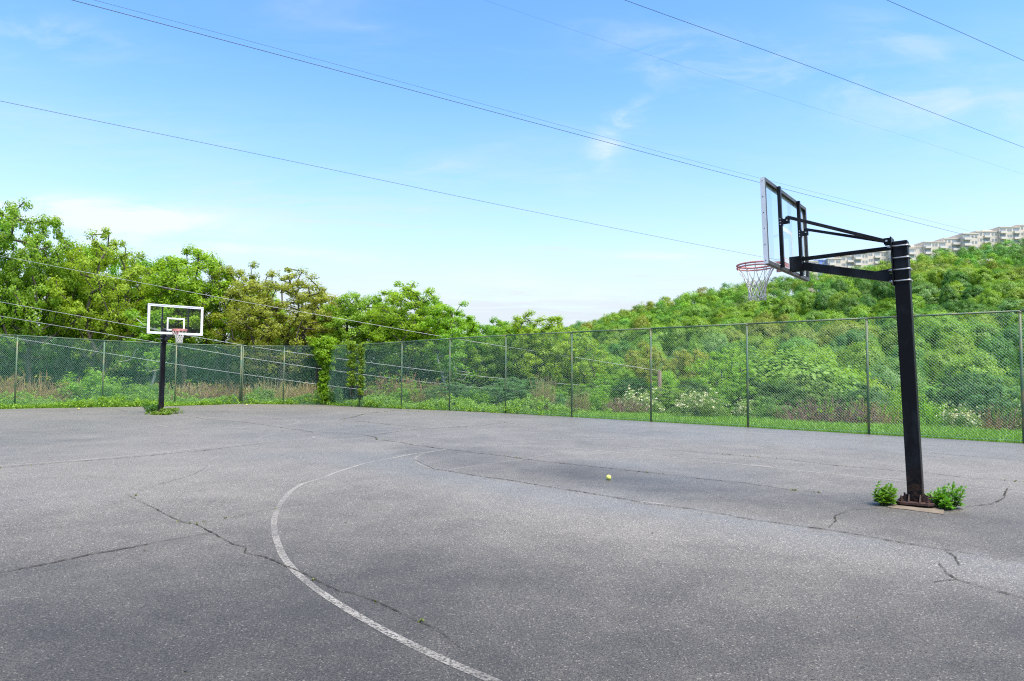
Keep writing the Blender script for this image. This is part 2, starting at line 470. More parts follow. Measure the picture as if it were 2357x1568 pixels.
# ------------------------------------------------------------------ layout of the court and its fences
L_PTS = [(-23.9, 21.1), (-21.9, 23.9), (-19.96, 26.9), (-18.1, 29.6), (-16.05, 31.9), (-13.75, 33.9)]
C_PTS = [(-13.75, 33.9), (-11.55, 33.85), (-9.40, 33.72)]
R_PTS = [(-9.40, 33.72)] + [(9.0 - 0.742*3.11*k, 16.89 + 0.670*3.11*k) for k in range(7, -5, -1)]
EDGE = [np.array(p) for p in (L_PTS[0], (-13.75, 33.9), (-9.4, 33.72), R_PTS[-1])]
def out_dist(x, y):
    """metres outside the fence line (negative inside the court)"""
    x = np.asarray(x, float); y = np.asarray(y, float)
    best = None
    for a, b in zip(EDGE[:-1], EDGE[1:]):
        d = b - a; d = d/np.hypot(*d); nrm = np.array([-d[1], d[0]])
        s = (x - a[0])*nrm[0] + (y - a[1])*nrm[1]
        best = s if best is None else np.maximum(best, s)
    return best
RIDGE_X = [-400, -200, -60, 22, 63, 102, 135, 230, 420, 900]
RIDGE_Z = [-30, -20, 0, 15.5, 26.5, 35, 41, 55.5, 69.5, 80]
def terrain_z(x, y):
    x = np.asarray(x, float); y = np.asarray(y, float)
    d = out_dist(x, y)
    zc = zcourt(x, y)
    inside = zc - 0.03 - 0.30*smooth(0.15, 0.9, -d)
    rightness = smooth(-8, 6, x)
    drop = smooth(4.0, 46, d) * (10 + 0*x) * (0.55 + 0.45*rightness) + smooth(2.5, 9, d)*0.5
    flat = zc - 0.02 - drop
    rz = np.interp(x, RIDGE_X, RIDGE_Z)
    t = np.clip((y - 62) / (300 - 62), 0, 1.0)
    hill = (rz + 10) * (0.35*t + 0.65*t*t*(3-2*t)*0.6 + 0.65*0.4*t)
    hill = np.where(y > 300, hill - (y-300)*0.012, hill)
    z = flat + np.maximum(hill, -20) * (t > 0)
    und = 1.2*np.sin(x*0.045 + 1.3)*np.sin(y*0.037)*smooth(40, 120, y)
    return np.where(d < 0, inside, z + und)

# terrain sheet, rings round the camera out to the horizon
rr = np.concatenate([np.arange(2, 60, 0.55), np.geomspace(60, 3200, 90)])
na = 420
th = np.linspace(0, 2*np.pi, na, endpoint=False)
RX = np.outer(rr, np.sin(th)); RY = np.outer(rr, np.cos(th))
TV = np.stack([RX, RY, terrain_z(RX, RY)], -1).reshape(-1, 3)
i, j = np.meshgrid(np.arange(len(rr)-1), np.arange(na), indexing='ij')
j2 = (j+1) % na
TF = np.stack([i*na+j, (i+1)*na+j, (i+1)*na+j2, i*na+j2], -1).reshape(-1, 4)[:, ::-1]
ground = link('ground', np_mesh('ground', TV, TF, M['terrain'], True))
tag(ground, kind='structure')

# court sheet ---------------------------------------------------------------
def Z8(pts): return [((0 + x/1.1785)/1.7378, (1580 + y/1.1785)/1.7378) for x, y in pts]
def Z3(pts): return [((900 + x/1.9642)/1.7378, (1580 + y/1.9642)/1.7378) for x, y in pts]
def Z4(pts): return [((2000 + x/1.1245)/1.7378, (1600 + y/1.1245)/1.7378) for x, y in pts]
def Z6(pts): return [((0 + x/1.6836)/1.7378, (1900 + y/1.6836)/1.7378) for x, y in pts]
def wpoly(frame_pts): return np.array([on_court(*p) for p in frame_pts])
EDGE_CRACK = wpoly(Z3([(1490, 510), (1640, 580), (1800, 605), (2000, 640), (2200, 665)]) +
                   Z4([(300, 405), (550, 445), (650, 465), (700, 472), (850, 490), (1020, 517), (1100, 535), (1250, 555), (1450, 582), (1640, 612), (1820, 645), (1980, 672), (2357, 728)]))
def seg_dist(P, poly):
    """signed distance of points P (n,2) to a polyline; positive on its right-hand side"""
    bd = np.full(len(P), 1e9); bs_ = np.zeros(len(P))
    for a, b in zip(poly[:-1, :2], poly[1:, :2]):
        d = b-a; L = (d*d).sum()
        t = np.clip(((P-a) @ d)/L, 0, 1)
        q = a + t[:, None]*d
        dist = np.hypot(*(P-q).T)
        side = d[0]*(P[:, 1]-a[1]) - d[1]*(P[:, 0]-a[0])
        m = dist < bd
        bd[m] = dist[m]; bs_[m] = np.sign(side[m])
    return bd, bs_
bm = bmesh.new()
xs = np.arange(-24.0, 17.01, 0.25); ys = np.arange(-7.0, 35.01, 0.25)
grid = [[bm.verts.new((x, y, 0)) for x in xs] for y in ys]
for a in range(len(ys)-1):
    for b in range(len(xs)-1):
        bm.faces.new((grid[a][b], grid[a][b+1], grid[a+1][b+1], grid[a+1][b]))
for a, b in zip(EDGE[:-1], EDGE[1:]):
    d = b-a; d = d/np.hypot(*d); nrm = np.array([-d[1], d[0]])
    p = a - nrm*0.10
    bmesh.ops.bisect_plane(bm, geom=bm.verts[:]+bm.edges[:]+bm.faces[:], plane_co=(*p, 0), plane_no=(*nrm, 0), clear_outer=True)
me = bpy.data.meshes.new('court')
bm.to_mesh(me); bm.free()
co = np.empty(len(me.vertices)*3, np.float32); me.vertices.foreach_get('co', co); co = co.reshape(-1, 3)
co[:, 2] = zcourt(co[:, 0], co[:, 1]); me.vertices.foreach_set('co', co.ravel())
rng = np.random.default_rng(5)
def lumps(P, n, smin, smax, x0, x1, y0, y1, seed):
    r = np.random.default_rng(seed); out = np.zeros(len(P))
    for _ in range(n):
        c = np.array([r.uniform(x0, x1), r.uniform(y0, y1)]); s = r.uniform(smin, smax)
        a = r.uniform(0, np.pi); e = r.uniform(0.35, 0.8)
        q = (P - c) @ np.array([[np.cos(a), -np.sin(a)], [np.sin(a), np.cos(a)]])
        out = np.maximum(out, np.exp(-((q[:, 0]/s)**2 + (q[:, 1]/(s*e))**2)) * r.uniform(0.5, 1))
    return out
P2 = co[:, :2].astype(float)
bd, side = seg_dist(P2, EDGE_CRACK)
film = np.exp(-(bd/0.9)**2) * (side < 0)                       # water held along the low side of the long crack
lawnside = np.exp(-((out_dist(P2[:, 0], P2[:, 1]) + 2.2)/1.8)**2) * smooth(-1, 4, P2[:, 0])
wet = np.clip(0.95*film + 0.8*lawnside + 0.75*lumps(P2, 34, 0.7, 2.2, -14, 10, 4.5, 28, 11) + 0.55*smooth(5, 16, P2[:, 1]), 0, 1)
wet *= smooth(2.2, 5.0, P2[:, 1])*0.8 + 0.2
at_w = me.attributes.new('wet', 'FLOAT', 'POINT'); at_w.data.foreach_set('value', wet.astype(np.float32))
# damp patches, plus view-angle falloff painted as darker asphalt near the camera
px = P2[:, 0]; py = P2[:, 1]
damp_view_falloff = 1.0*(1-smooth(1.6, 9.0, py + 0.5*np.sin(px*0.9) - 0.12*np.abs(px))) + 0.30*lumps(P2, 34, 0.8, 2.8, -13, 10, 3.0, 24, 17) - 0.9*film
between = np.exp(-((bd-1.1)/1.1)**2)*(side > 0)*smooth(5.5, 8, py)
damp_view_falloff = np.clip(damp_view_falloff + 0.45*between, 0, 0.92)*(1-0.6*smooth(16, 26, py))
at_d = me.attributes.new('damp_view_falloff', 'FLOAT', 'POINT'); at_d.data.foreach_set('value', damp_view_falloff.astype(np.float32))
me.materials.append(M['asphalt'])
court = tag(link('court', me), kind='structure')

# ------------------------------------------------------------------ painted lines and cracks (parts of the court)
def resample(P, step):
    P = np.asarray(P); seg = np.hypot(*(P[1:, :2]-P[:-1, :2]).T); s = np.concatenate([[0], np.cumsum(seg)])
    n = max(2, int(s[-1]/step)+1); q = np.linspace(0, s[-1], n)
    return np.stack([np.interp(q, s, P[:, k]) for k in range(2)], -1)
def smooth_poly(P, it=2):
    P = np.asarray(P, float)
    for _ in range(it):
        Q = [P[0]]
        for a, b in zip(P[:-1], P[1:]): Q += [a*.75+b*.25, a*.25+b*.75]
        P = np.array(Q + [P[-1]])
    return P
def ribbon(name, P, width, mat, lift, jag=0.0, parent=court, seed=0, wob=0.0, taper=False):
    r = np.random.default_rng(seed)
    n = len(P)
    T = np.gradient(P, axis=0); T /= np.linalg.norm(T, axis=1)[:, None] + 1e-9
    Nn = np.stack([-T[:, 1], T[:, 0]], -1)
    if wob:
        w = np.zeros(n)
        for k in (1, 2, 4, 8):
            nodes_ = r.normal(0, 1, max(3, n*k//36 + 3)); w += np.interp(np.linspace(0, 1, n), np.linspace(0, 1, len(nodes_)), nodes_)/k**0.8
        P = P + Nn*(w*wob)[:, None]
    wl_ = np.full(n, width/2); wr_ = np.full(n, width/2)
    if jag:
        wl_ = wl_*np.clip(r.lognormal(0, jag, n), 0.12, 2.6); wr_ = wr_*np.clip(r.lognormal(0, jag, n), 0.12, 2.6)
    if taper:
        e = np.minimum(1, np.minimum(np.arange(n), np.arange(n)[::-1])/ (0.18*n+1)) ; wl_ *= 0.4+0.6*e; wr_ *= 0.4+0.6*e
    A = P + Nn*wl_[:, None]; B = P - Nn*wr_[:, None]
    V = np.concatenate([np.c_[A, zcourt(A[:, 0], A[:, 1]) + lift], np.c_[B, zcourt(B[:, 0], B[:, 1]) + lift]])
    F = np.array([(k, n+k, n+k+1, k+1) for k in range(n-1)])
    return link(name, np_mesh(name, V, F, mat), parent)
LINES = [
 ('strong', 0.056, [(1150, 1575), (985, 1505), (860, 1440), (780, 1393), (720, 1352), (672, 1310), (650, 1280), (634, 1240), (629, 1205), (637, 1175), (655, 1145), (690, 1115)] + Z3([(740, 665), (870, 610), (985, 575), (1110, 535), (1310, 500), (1500, 460), (1640, 445), (1730, 432)])),
 ('weak', 0.05, Z3([(1730, 432), (1580, 455), (1510, 480), (1490, 510), (1520, 545), (1600, 575), (1740, 595)])),
 ('weak', 0.06, Z3([(1880, 415), (2000, 403), (2200, 385), (2357, 375)]) + Z4([(250, 178), (500, 175), (700, 177), (1050, 185), (1300, 190)])),
 ('weak', 0.06, Z3([(1900, 410), (2200, 400)]) + Z4([(100, 206), (200, 207), (330, 218), (500, 235), (800, 262), (1100, 292), (1450, 330), (1820, 367), (1910, 378), (2420, 424)])),
 ('ghost', 0.06, Z3([(1760, 590), (1850, 575), (2100, 540), (2357, 505)]) + Z4([(340, 222)])),
 ('weak', 0.06, Z4([(1000, 140), (1400, 165), (1820, 190), (1900, 198), (2420, 232)])),
 ('weak', 0.07, Z8([(-40, 338), (400, 308), (700, 278), (950, 252), (1230, 225), (1480, 205), (1700, 188), (1800, 180), (1950, 160), (2357, 135)])),
 ('ghost', 0.07, Z3([(610, 290), (400, 305), (300, 325), (255, 350), (270, 365), (340, 375)])),
 ('ghost', 0.07, Z3([(1090, 268), (1300, 275), (1410, 282), (1490, 300), (1530, 325), (1490, 345), (1340, 378), (1000, 393), (800, 397)])),
 ('weak', 0.07, Z3([(950, 305), (800, 312), (710, 322), (685, 333), (720, 345), (880, 352), (1000, 350), (1110, 335)])),
 ('weak', 0.085, Z3([(240, 165), (400, 180), (520, 192), (595, 207), (560, 228), (450, 243), (250, 252), (0, 265)]) + Z8([(820, 157), (750, 145)])),
 ('weak', 0.075, Z3([(90, 152), (190, 153)])),
 ('weak', 0.07, Z3([(580, 228), (760, 215), (900, 195)])),
 ('ghost', 0.07, Z8([(1060, 138), (900, 150), (830, 157)])),
]
for k, (st, w, fp) in enumerate(LINES):
    P = resample(smooth_poly(wpoly(fp)[:, :2], 2), 0.12)
    ribbon('painted_line', P, w, M['paint_'+st], 0.004 + 0.0005*(k % 3), jag=0.06, seed=k)
# pale patch of old paint near the key
for fp in ([(1125, 291), (1220, 300), (1215, 306), (1130, 297)], [(605, 462), (650, 458), (740, 470), (720, 474), (640, 470)]):
    W = wpoly(Z4(fp))
    V = np.c_[W[:, :2], np.full(len(W), 0.0065)]
    mb = MB().add(V, [tuple(range(len(V)))]); mb.build('paint_patch', M['paint_weak'], court)
CRACKS = [
 (0.038, Z6([(-60, 668), (0, 657), (250, 610), (520, 557), (560, 545), (700, 520), (860, 493), (1040, 457), (1200, 430), (1400, 398)]), 0),
 (0.020, Z6([(870, 130), (950, 180), (1050, 230), (1160, 290), (1230, 320), (1320, 335), (1390, 380), (1420, 395), (1500, 437), (1570, 470), (1660, 490), (1650, 530), (1780, 550), (1890, 590), (1990, 640), (2100, 700), (2170, 745), (2240, 770), (2280, 795), (2357, 800)]) + [(870, 1390), (930, 1415), (1000, 1446), (1060, 1490)], 1),
 (0.013, Z6([(1340, 325), (1500, 300), (1700, 255), (1840, 232), (2000, 205), (2150, 195)]), 1),
 (0.010, Z8([(640, 460), (780, 415), (900, 380), (960, 350), (970, 330)]), 0),
 (0.026, Z3([(560, 270), (700, 292), (950, 303), (1080, 312), (1180, 335), (1190, 352), (1370, 372), (1480, 395), (1640, 415), (1770, 430), (2000, 460), (2200, 480)]) + Z4([(100, 266), (200, 278), (400, 298), (650, 325), (900, 355), (1100, 375), (1300, 405), (1450, 420)]), 1),
 (0.022, None, 0),
 (0.014, Z4([(1980, 672), (2040, 700), (2070, 745)]), 0),
 (0.018, Z4([(1990, 740), (2020, 785), (2060, 810), (2200, 850), (2400, 900)]), 0),
 (0.010, Z4([(1940, 828), (2000, 818), (2060, 810)]), 0),
 (0.016, Z4([(1480, 575), (1520, 545), (1515, 525), (1570, 497), (1690, 488)]), 0),
 (0.020, Z4([(2090, 483), (2200, 470), (2230, 460), (2270, 440), (2280, 395)]), 1),
 (0.020, Z4([(500, 205), (1000, 245), (1200, 262), (1290, 268), (1500, 295), (1800, 320), (1910, 328), (2100, 350), (2420, 376)]), 1),
 (0.022, Z4([(1800, 228), (1900, 238), (2420, 276)]), 0),
 (0.030, Z3([(930, 200), (1100, 213), (1300, 235), (1500, 250)]), 1),
 (0.030, Z3([(900, 195), (1000, 178), (1100, 150), (1190, 138), (1400, 122), (1480, 130), (1700, 140)]), 2),
 (0.028, Z8([(0, 345), (250, 322), (560, 300), (860, 272), (1000, 258), (1230, 230)]), 1),
 (0.025, Z3([(1140, 318), (1400, 282), (1600, 265), (2000, 245), (2170, 220), (2280, 208)]), 1),
 (0.030, Z8([(520, 66), (600, 78)]), 0), (0.030, Z8([(870, 98), (1000, 118), (1150, 128), (1300, 150), (1480, 178)]), 0),
 (0.022, Z4([(0, 70), (150, 82), (260, 80)]), 1),
]
moss_pts = []
crack_meshes = []
for k, (w, fp, moss) in enumerate(CRACKS):
    P0 = EDGE_CRACK[:, :2] if fp is None else wpoly(fp)[:, :2]
    P = resample(P0, 0.035)
    ribbon('crack', P, w*(0.45 if k < 4 else 0.72), M['crack'], 0.0065 + 0.0004*(k % 4), jag=0.7, seed=40+k, wob=0.012, taper=True)
    if moss:
        r = np.random.default_rng(70+k)
        q = P[r.random(len(P)) < (0.10 if moss == 1 else 0.5)]
        clump = np.sin(np.arange(len(q))*0.35 + k) > (0.1 if moss == 1 else -0.6)
        moss_pts.append(q[clump] + r.normal(0, 0.012, q[clump].shape))

# ------------------------------------------------------------------ leaves, tubes and trees as numpy meshes
def leaf_quads(P, Nrm, size, aspect, rng, fold=0.12):
    """one diamond leaf per point, facing Nrm"""
    n = len(P)
    Nrm = Nrm/(np.linalg.norm(Nrm, axis=1)[:, None] + 1e-9)
    T = rng.normal(size=(n, 3)); T -= (T*Nrm).sum(1)[:, None]*Nrm; T /= np.linalg.norm(T, axis=1)[:, None] + 1e-9
    B = np.cross(Nrm, T)
    s = (size*rng.uniform(0.65, 1.35, n))[:, None]
    w = s*aspect*rng.uniform(0.8, 1.2, n)[:, None]
    V = np.stack([P - T*s*0.5, P + B*w*0.5 - Nrm*s*fold*0.3 + T*s*0.05, P + T*s*0.5 - Nrm*s*fold, P - B*w*0.5 - Nrm*s*fold*0.3 + T*s*0.05], 1).reshape(-1, 3)
    F = np.arange(4*n).reshape(-1, 4)
    return V, F
def blob_leaves(centres, sig, per, size, aspect, rng, flat=0.75, up=0.45, rand=0.6, outward=None):
    n = len(centres); sig = np.broadcast_to(sig, (n,))
    m = rng.poisson(per, n).clip(1) if np.isscalar(per) else per
    idx = np.repeat(np.arange(n), m)
    d = rng.normal(size=(len(idx), 3)); d /= np.linalg.norm(d, axis=1)[:, None]
    rr_ = rng.random(len(idx))**0.45
    off = d*rr_[:, None]*np.array([1, 1, flat])
    P = np.asarray(centres)[idx] + off*(sig[idx]*1.5)[:, None]
    Nn = d*1.1 + rng.normal(size=d.shape)*rand + np.array([0, 0, up])
    if outward is not None: Nn = Nn + np.asarray(outward)[idx]
    return leaf_quads(P, Nn, size, aspect, rng)
def frusta(A, B, ra, rb, n=5):
    """tapered tubes from A to B"""
    A = np.asarray(A, float); B = np.asarray(B, float); m = len(A)
    D = B - A; D /= np.linalg.norm(D, axis=1)[:, None] + 1e-9
    ref = np.where(np.abs(D[:, 2:3]) < 0.9, np.array([[0, 0, 1.0]]), np.array([[1.0, 0, 0]]))
    S = np.cross(D, ref); S /= np.linalg.norm(S, axis=1)[:, None]; U = np.cross(S, D)
    a = 2*np.pi*np.arange(n)/n
    ring = np.cos(a)[None, :, None]*S[:, None] + np.sin(a)[None, :, None]*U[:, None]
    V = np.concatenate([A[:, None] + ring*np.asarray(ra)[:, None, None], B[:, None] + ring*np.asarray(rb)[:, None, None]], 1).reshape(-1, 3)
    k = np.arange(n); k2 = (k+1) % n
    base = (np.arange(m)*2*n)[:, None]
    F = np.stack([base+k, base+k2, base+n+k2, base+n+k], -1).reshape(-1, 4)
    return V, F
def skeleton(rng, attract, trunk, tip=0.012, power=2.3, step=0.7, droop=0.0):
    """joins every attractor to the nearest branch so far; returns nodes, parents, radii"""
    nodes = [np.array(p, float) for p in trunk]; par = [-1] + list(range(len(trunk)-1))
    c0 = nodes[-1]
    order = np.argsort(np.linalg.norm(attract - np.array([0, 0, 1])*trunk[len(trunk)//2][2] * 1.0 - np.array([trunk[-1][0], trunk[-1][1], 0]), axis=1))
    tips = []
    for a in attract[order]:
        NA = np.array(nodes)
        d = a - NA
        L = np.linalg.norm(d, axis=1)
        cost = L + np.where(d[:, 2] < 0.15*L, 1.5*(0.15*L - d[:, 2]), 0) + np.where(np.arange(len(NA)) < max(2, len(trunk)//3), 2.0, 0)
        k = int(np.argmin(cost)); p = nodes[k]; q = a
        nseg = max(1, int(np.linalg.norm(q-p)/step)); last = k
        mid = (p+q)/2 + np.array([0, 0, -0.06*np.linalg.norm(q-p)]) + rng.normal(0, 0.07, 3)*np.linalg.norm(q-p)
        for s in range(1, nseg+1):
            t = s/nseg
            x = (1-t)**2*p + 2*t*(1-t)*mid + t*t*q
            nodes.append(x); par.append(last); last = len(nodes)-1
        tips.append(last)
    n = len(nodes); acc = np.zeros(n)
    kids = np.zeros(n, int)
    for k in range(n):
        if par[k] >= 0: kids[par[k]] += 1
    rad_ = np.zeros(n)
    for k in range(n-1, -1, -1):
        if kids[k] == 0: acc[k] = tip**power
        rad_[k] = acc[k]**(1/power)
        if par[k] >= 0: acc[par[k]] += acc[k]
    return np.array(nodes), np.array(par), rad_, tips
def tree_meshes(name, seed, H, R, base, ncl, per, leaf, sig, trunk_r=0.16, aspect=0.62, lean=0.06, bark='bark', leafmat='leaf', top=1.0, lumpy=0.3, thin=0.30, dome=0.7, rand=0.6, tip=0.010, flat=0.75, sides=5, shell=0):
    """crown mesh and trunk-with-limbs mesh of one deciduous tree, base at the origin"""
    rng = np.random.default_rng(seed)
    zc = (base + H)/2; hz = (H - base)/2
    lob_d = rng.normal(size=(9, 3)); lob_d /= np.linalg.norm(lob_d, axis=1)[:, None]; lob_a = rng.uniform(-lumpy, lumpy, 9)
    A = []
    while len(A) < ncl:
        d = rng.normal(size=3); d /= np.linalg.norm(d)
        s = 1 + (lob_a*np.exp(3.0*(lob_d @ d - 1))).sum()
        r = (rng.random()**0.42 if shell == 0 else rng.uniform(shell, 1.0))*s
        p = np.array([d[0]*R*r, d[1]*R*r, zc + d[2]*hz*r*(top if d[2] > 0 else 1.0)])
        p[2] = min(p[2], H*1.03)
        if p[2] < base*0.75: continue
        A.append(p)
    A = np.array(A)
    lx, ly = rng.normal(0, lean, 2)
    nt = 9; ht = base + (H-base)*rng.uniform(0.45, 0.62)
    trunk = [np.array([lx*ht*(k/nt)**1.2 + (rng.normal(0, 0.05) if k else 0), ly*ht*(k/nt)**1.2 + (rng.normal(0, 0.05) if k else 0), ht*k/nt - (0.25 if k == 0 else 0)]) for k in range(nt+1)]
    nodes, par, rd, tips = skeleton(rng, A, trunk)
    rd *= trunk_r/rd[0]
    rd = np.maximum(rd, tip)
    k = np.arange(1, len(nodes))
    BV, BF = frusta(nodes[par[k]], nodes[k], np.minimum(rd[par[k]], rd[k]*1.7), rd[k], sides)
    tr = np_mesh(name+'_trunk', BV, BF, M[bark], True)
    cen = nodes[tips] + rng.normal(0, 0.1, (len(tips), 3))
    sg = sig*rng.uniform(0.65, 1.35, len(tips))
    frac = np.clip((cen[:, 2]-base)/(H-base), 0, 1)
    npl = rng.poisson(per*(thin + (1.25-thin)*np.clip(frac*1.6, 0, 1)))
    ow = (cen - np.array([0, 0, zc-0.15*hz]))/np.array([R, R, hz]); ow /= np.linalg.norm(ow, axis=1)[:, None]+1e-6
    LV, LF = blob_leaves(cen, sg, np.maximum(npl, 4), leaf, aspect, rng, flat=flat, outward=ow*dome, rand=rand)
    cr = np_mesh(name+'_crown', LV, LF, M[leafmat])
    return cr, tr
def plant_tree(name, meshes, loc, rz, scale, color, label, cat='tree', group=None, parts=('crown', 'trunk')):
    e = empty(name, loc, rz); e.scale = scale if hasattr(scale, '__len__') else (scale,)*3
    tag(e, label, cat, group)
    for nm, me_ in zip(parts, meshes):
        if me_ is None: continue
        o = link(nm, me_, e)
        o.color = (*color, 1)
    return e

# ------------------------------------------------------------------ chain-link fences
FH = 2.93
def fabric_mesh(length, name):
    """one bay of chain-link: two sets of crossing wires, 51 mm mesh"""
    sp = 0.0718; r = 0.0025; z0, z1 = 0.03, FH + 0.035
    A = []; B = []
    for sgn in (1, -1):
        hgt = z1 - z0
        for c in np.arange(-hgt, length + hgt, sp):
            xa, xb = c, c + sgn*hgt
            ta, tb = 0.0, 1.0
            for lim, low in ((0.0, True), (length, False)):
                dx = xb - xa
                t = (lim - xa)/dx
                if (dx > 0) == low: ta = max(ta, t)
                else: tb = min(tb, t)
            if tb - ta < 0.005: continue
            n = max(1, int((tb-ta)*hgt*1.414/0.30))
            ts = np.linspace(ta, tb, n+1)
            pts = np.stack([xa + (xb-xa)*ts, np.full(n+1, sgn*r*0.9), z0 + hgt*ts], -1)
            A.append(pts[:-1]); B.append(pts[1:])
    A = np.concatenate(A); B = np.concatenate(B)
    V, F = frusta(A, B, np.full(len(A), r), np.full(len(A), r), 3)
    return np_mesh(name, V, F, M['fence_wire'])
FAB = {}
def fence_run(pts, label, rail_r=0.021, terminals=()):
    root = empty('chain_link_fence', (*pts[0], float(zcourt(*pts[0]))))
    tag(root, label, 'fence')
    o3 = np.array([pts[0][0], pts[0][1], float(zcourt(*pts[0]))])
    W = [np.array([p[0], p[1], float(zcourt(*p))]) - o3 for p in pts]
    for k, p in enumerate(W):
        term = k in terminals
        r = 0.044 if term else 0.030
        mb = MB().tube([p + (0, 0, -0.3), p + (0, 0, FH + (0.05 if term else -0.01))], r, 10)
        if term:
            mb.tube([p + (0, 0, FH+0.05), p + (0, 0, FH+0.075), p + (0, 0, FH+0.09)], [r*1.15, r*1.0, r*0.3], 10)
        else:
            mb.tube([p + (0, 0, FH-0.05), p + (0, 0, FH-0.01)], r*1.18, 10)
        mb.build('post', M['fence_green'], root, True)
    mb = MB()
    for a, b in zip(W[:-1], W[1:]): mb.tube([a + (0, 0, FH), b + (0, 0, FH)], rail_r, 8)
    mb.build('top_rail', M['fence_green'], root, True)
    mb = MB()
    for a, b in zip(W[:-1], W[1:]): mb.tube([a + (0, 0, 0.06), (a+b)/2 + (0, 0, 0.045), b + (0, 0, 0.06)], 0.003, 4)
    mb.build('tension_wire', M['fence_wire'], root)
    for a, b in zip(W[:-1], W[1:]):
        d = b - a; Ln = float(np.hypot(d[0], d[1])); key = round(Ln, 2)
        if key not in FAB: FAB[key] = fabric_mesh(Ln, 'chain_link_fabric')
        o = link('mesh_panel', FAB[key], root, tuple(a))
        o.rotation_euler = (0, -math.atan2(d[2], Ln), math.atan2(d[1], d[0]))
        o['kind'] = 'stuff'
fence_run(L_PTS, 'green chain-link fence along the far left side, behind the far hoop', terminals=(5,))
fence_run([(x + 0.0, y + 0.06) for x, y in C_PTS[1:-1]][:0] + [(-13.66, 33.90), (-11.55, 33.85), (-9.49, 33.72)], 'short green chain-link fence across the far corner, left of the leafy vine', terminals=())
fence_run(R_PTS, 'long green chain-link fence on the right, running from the vine past the near hoop')

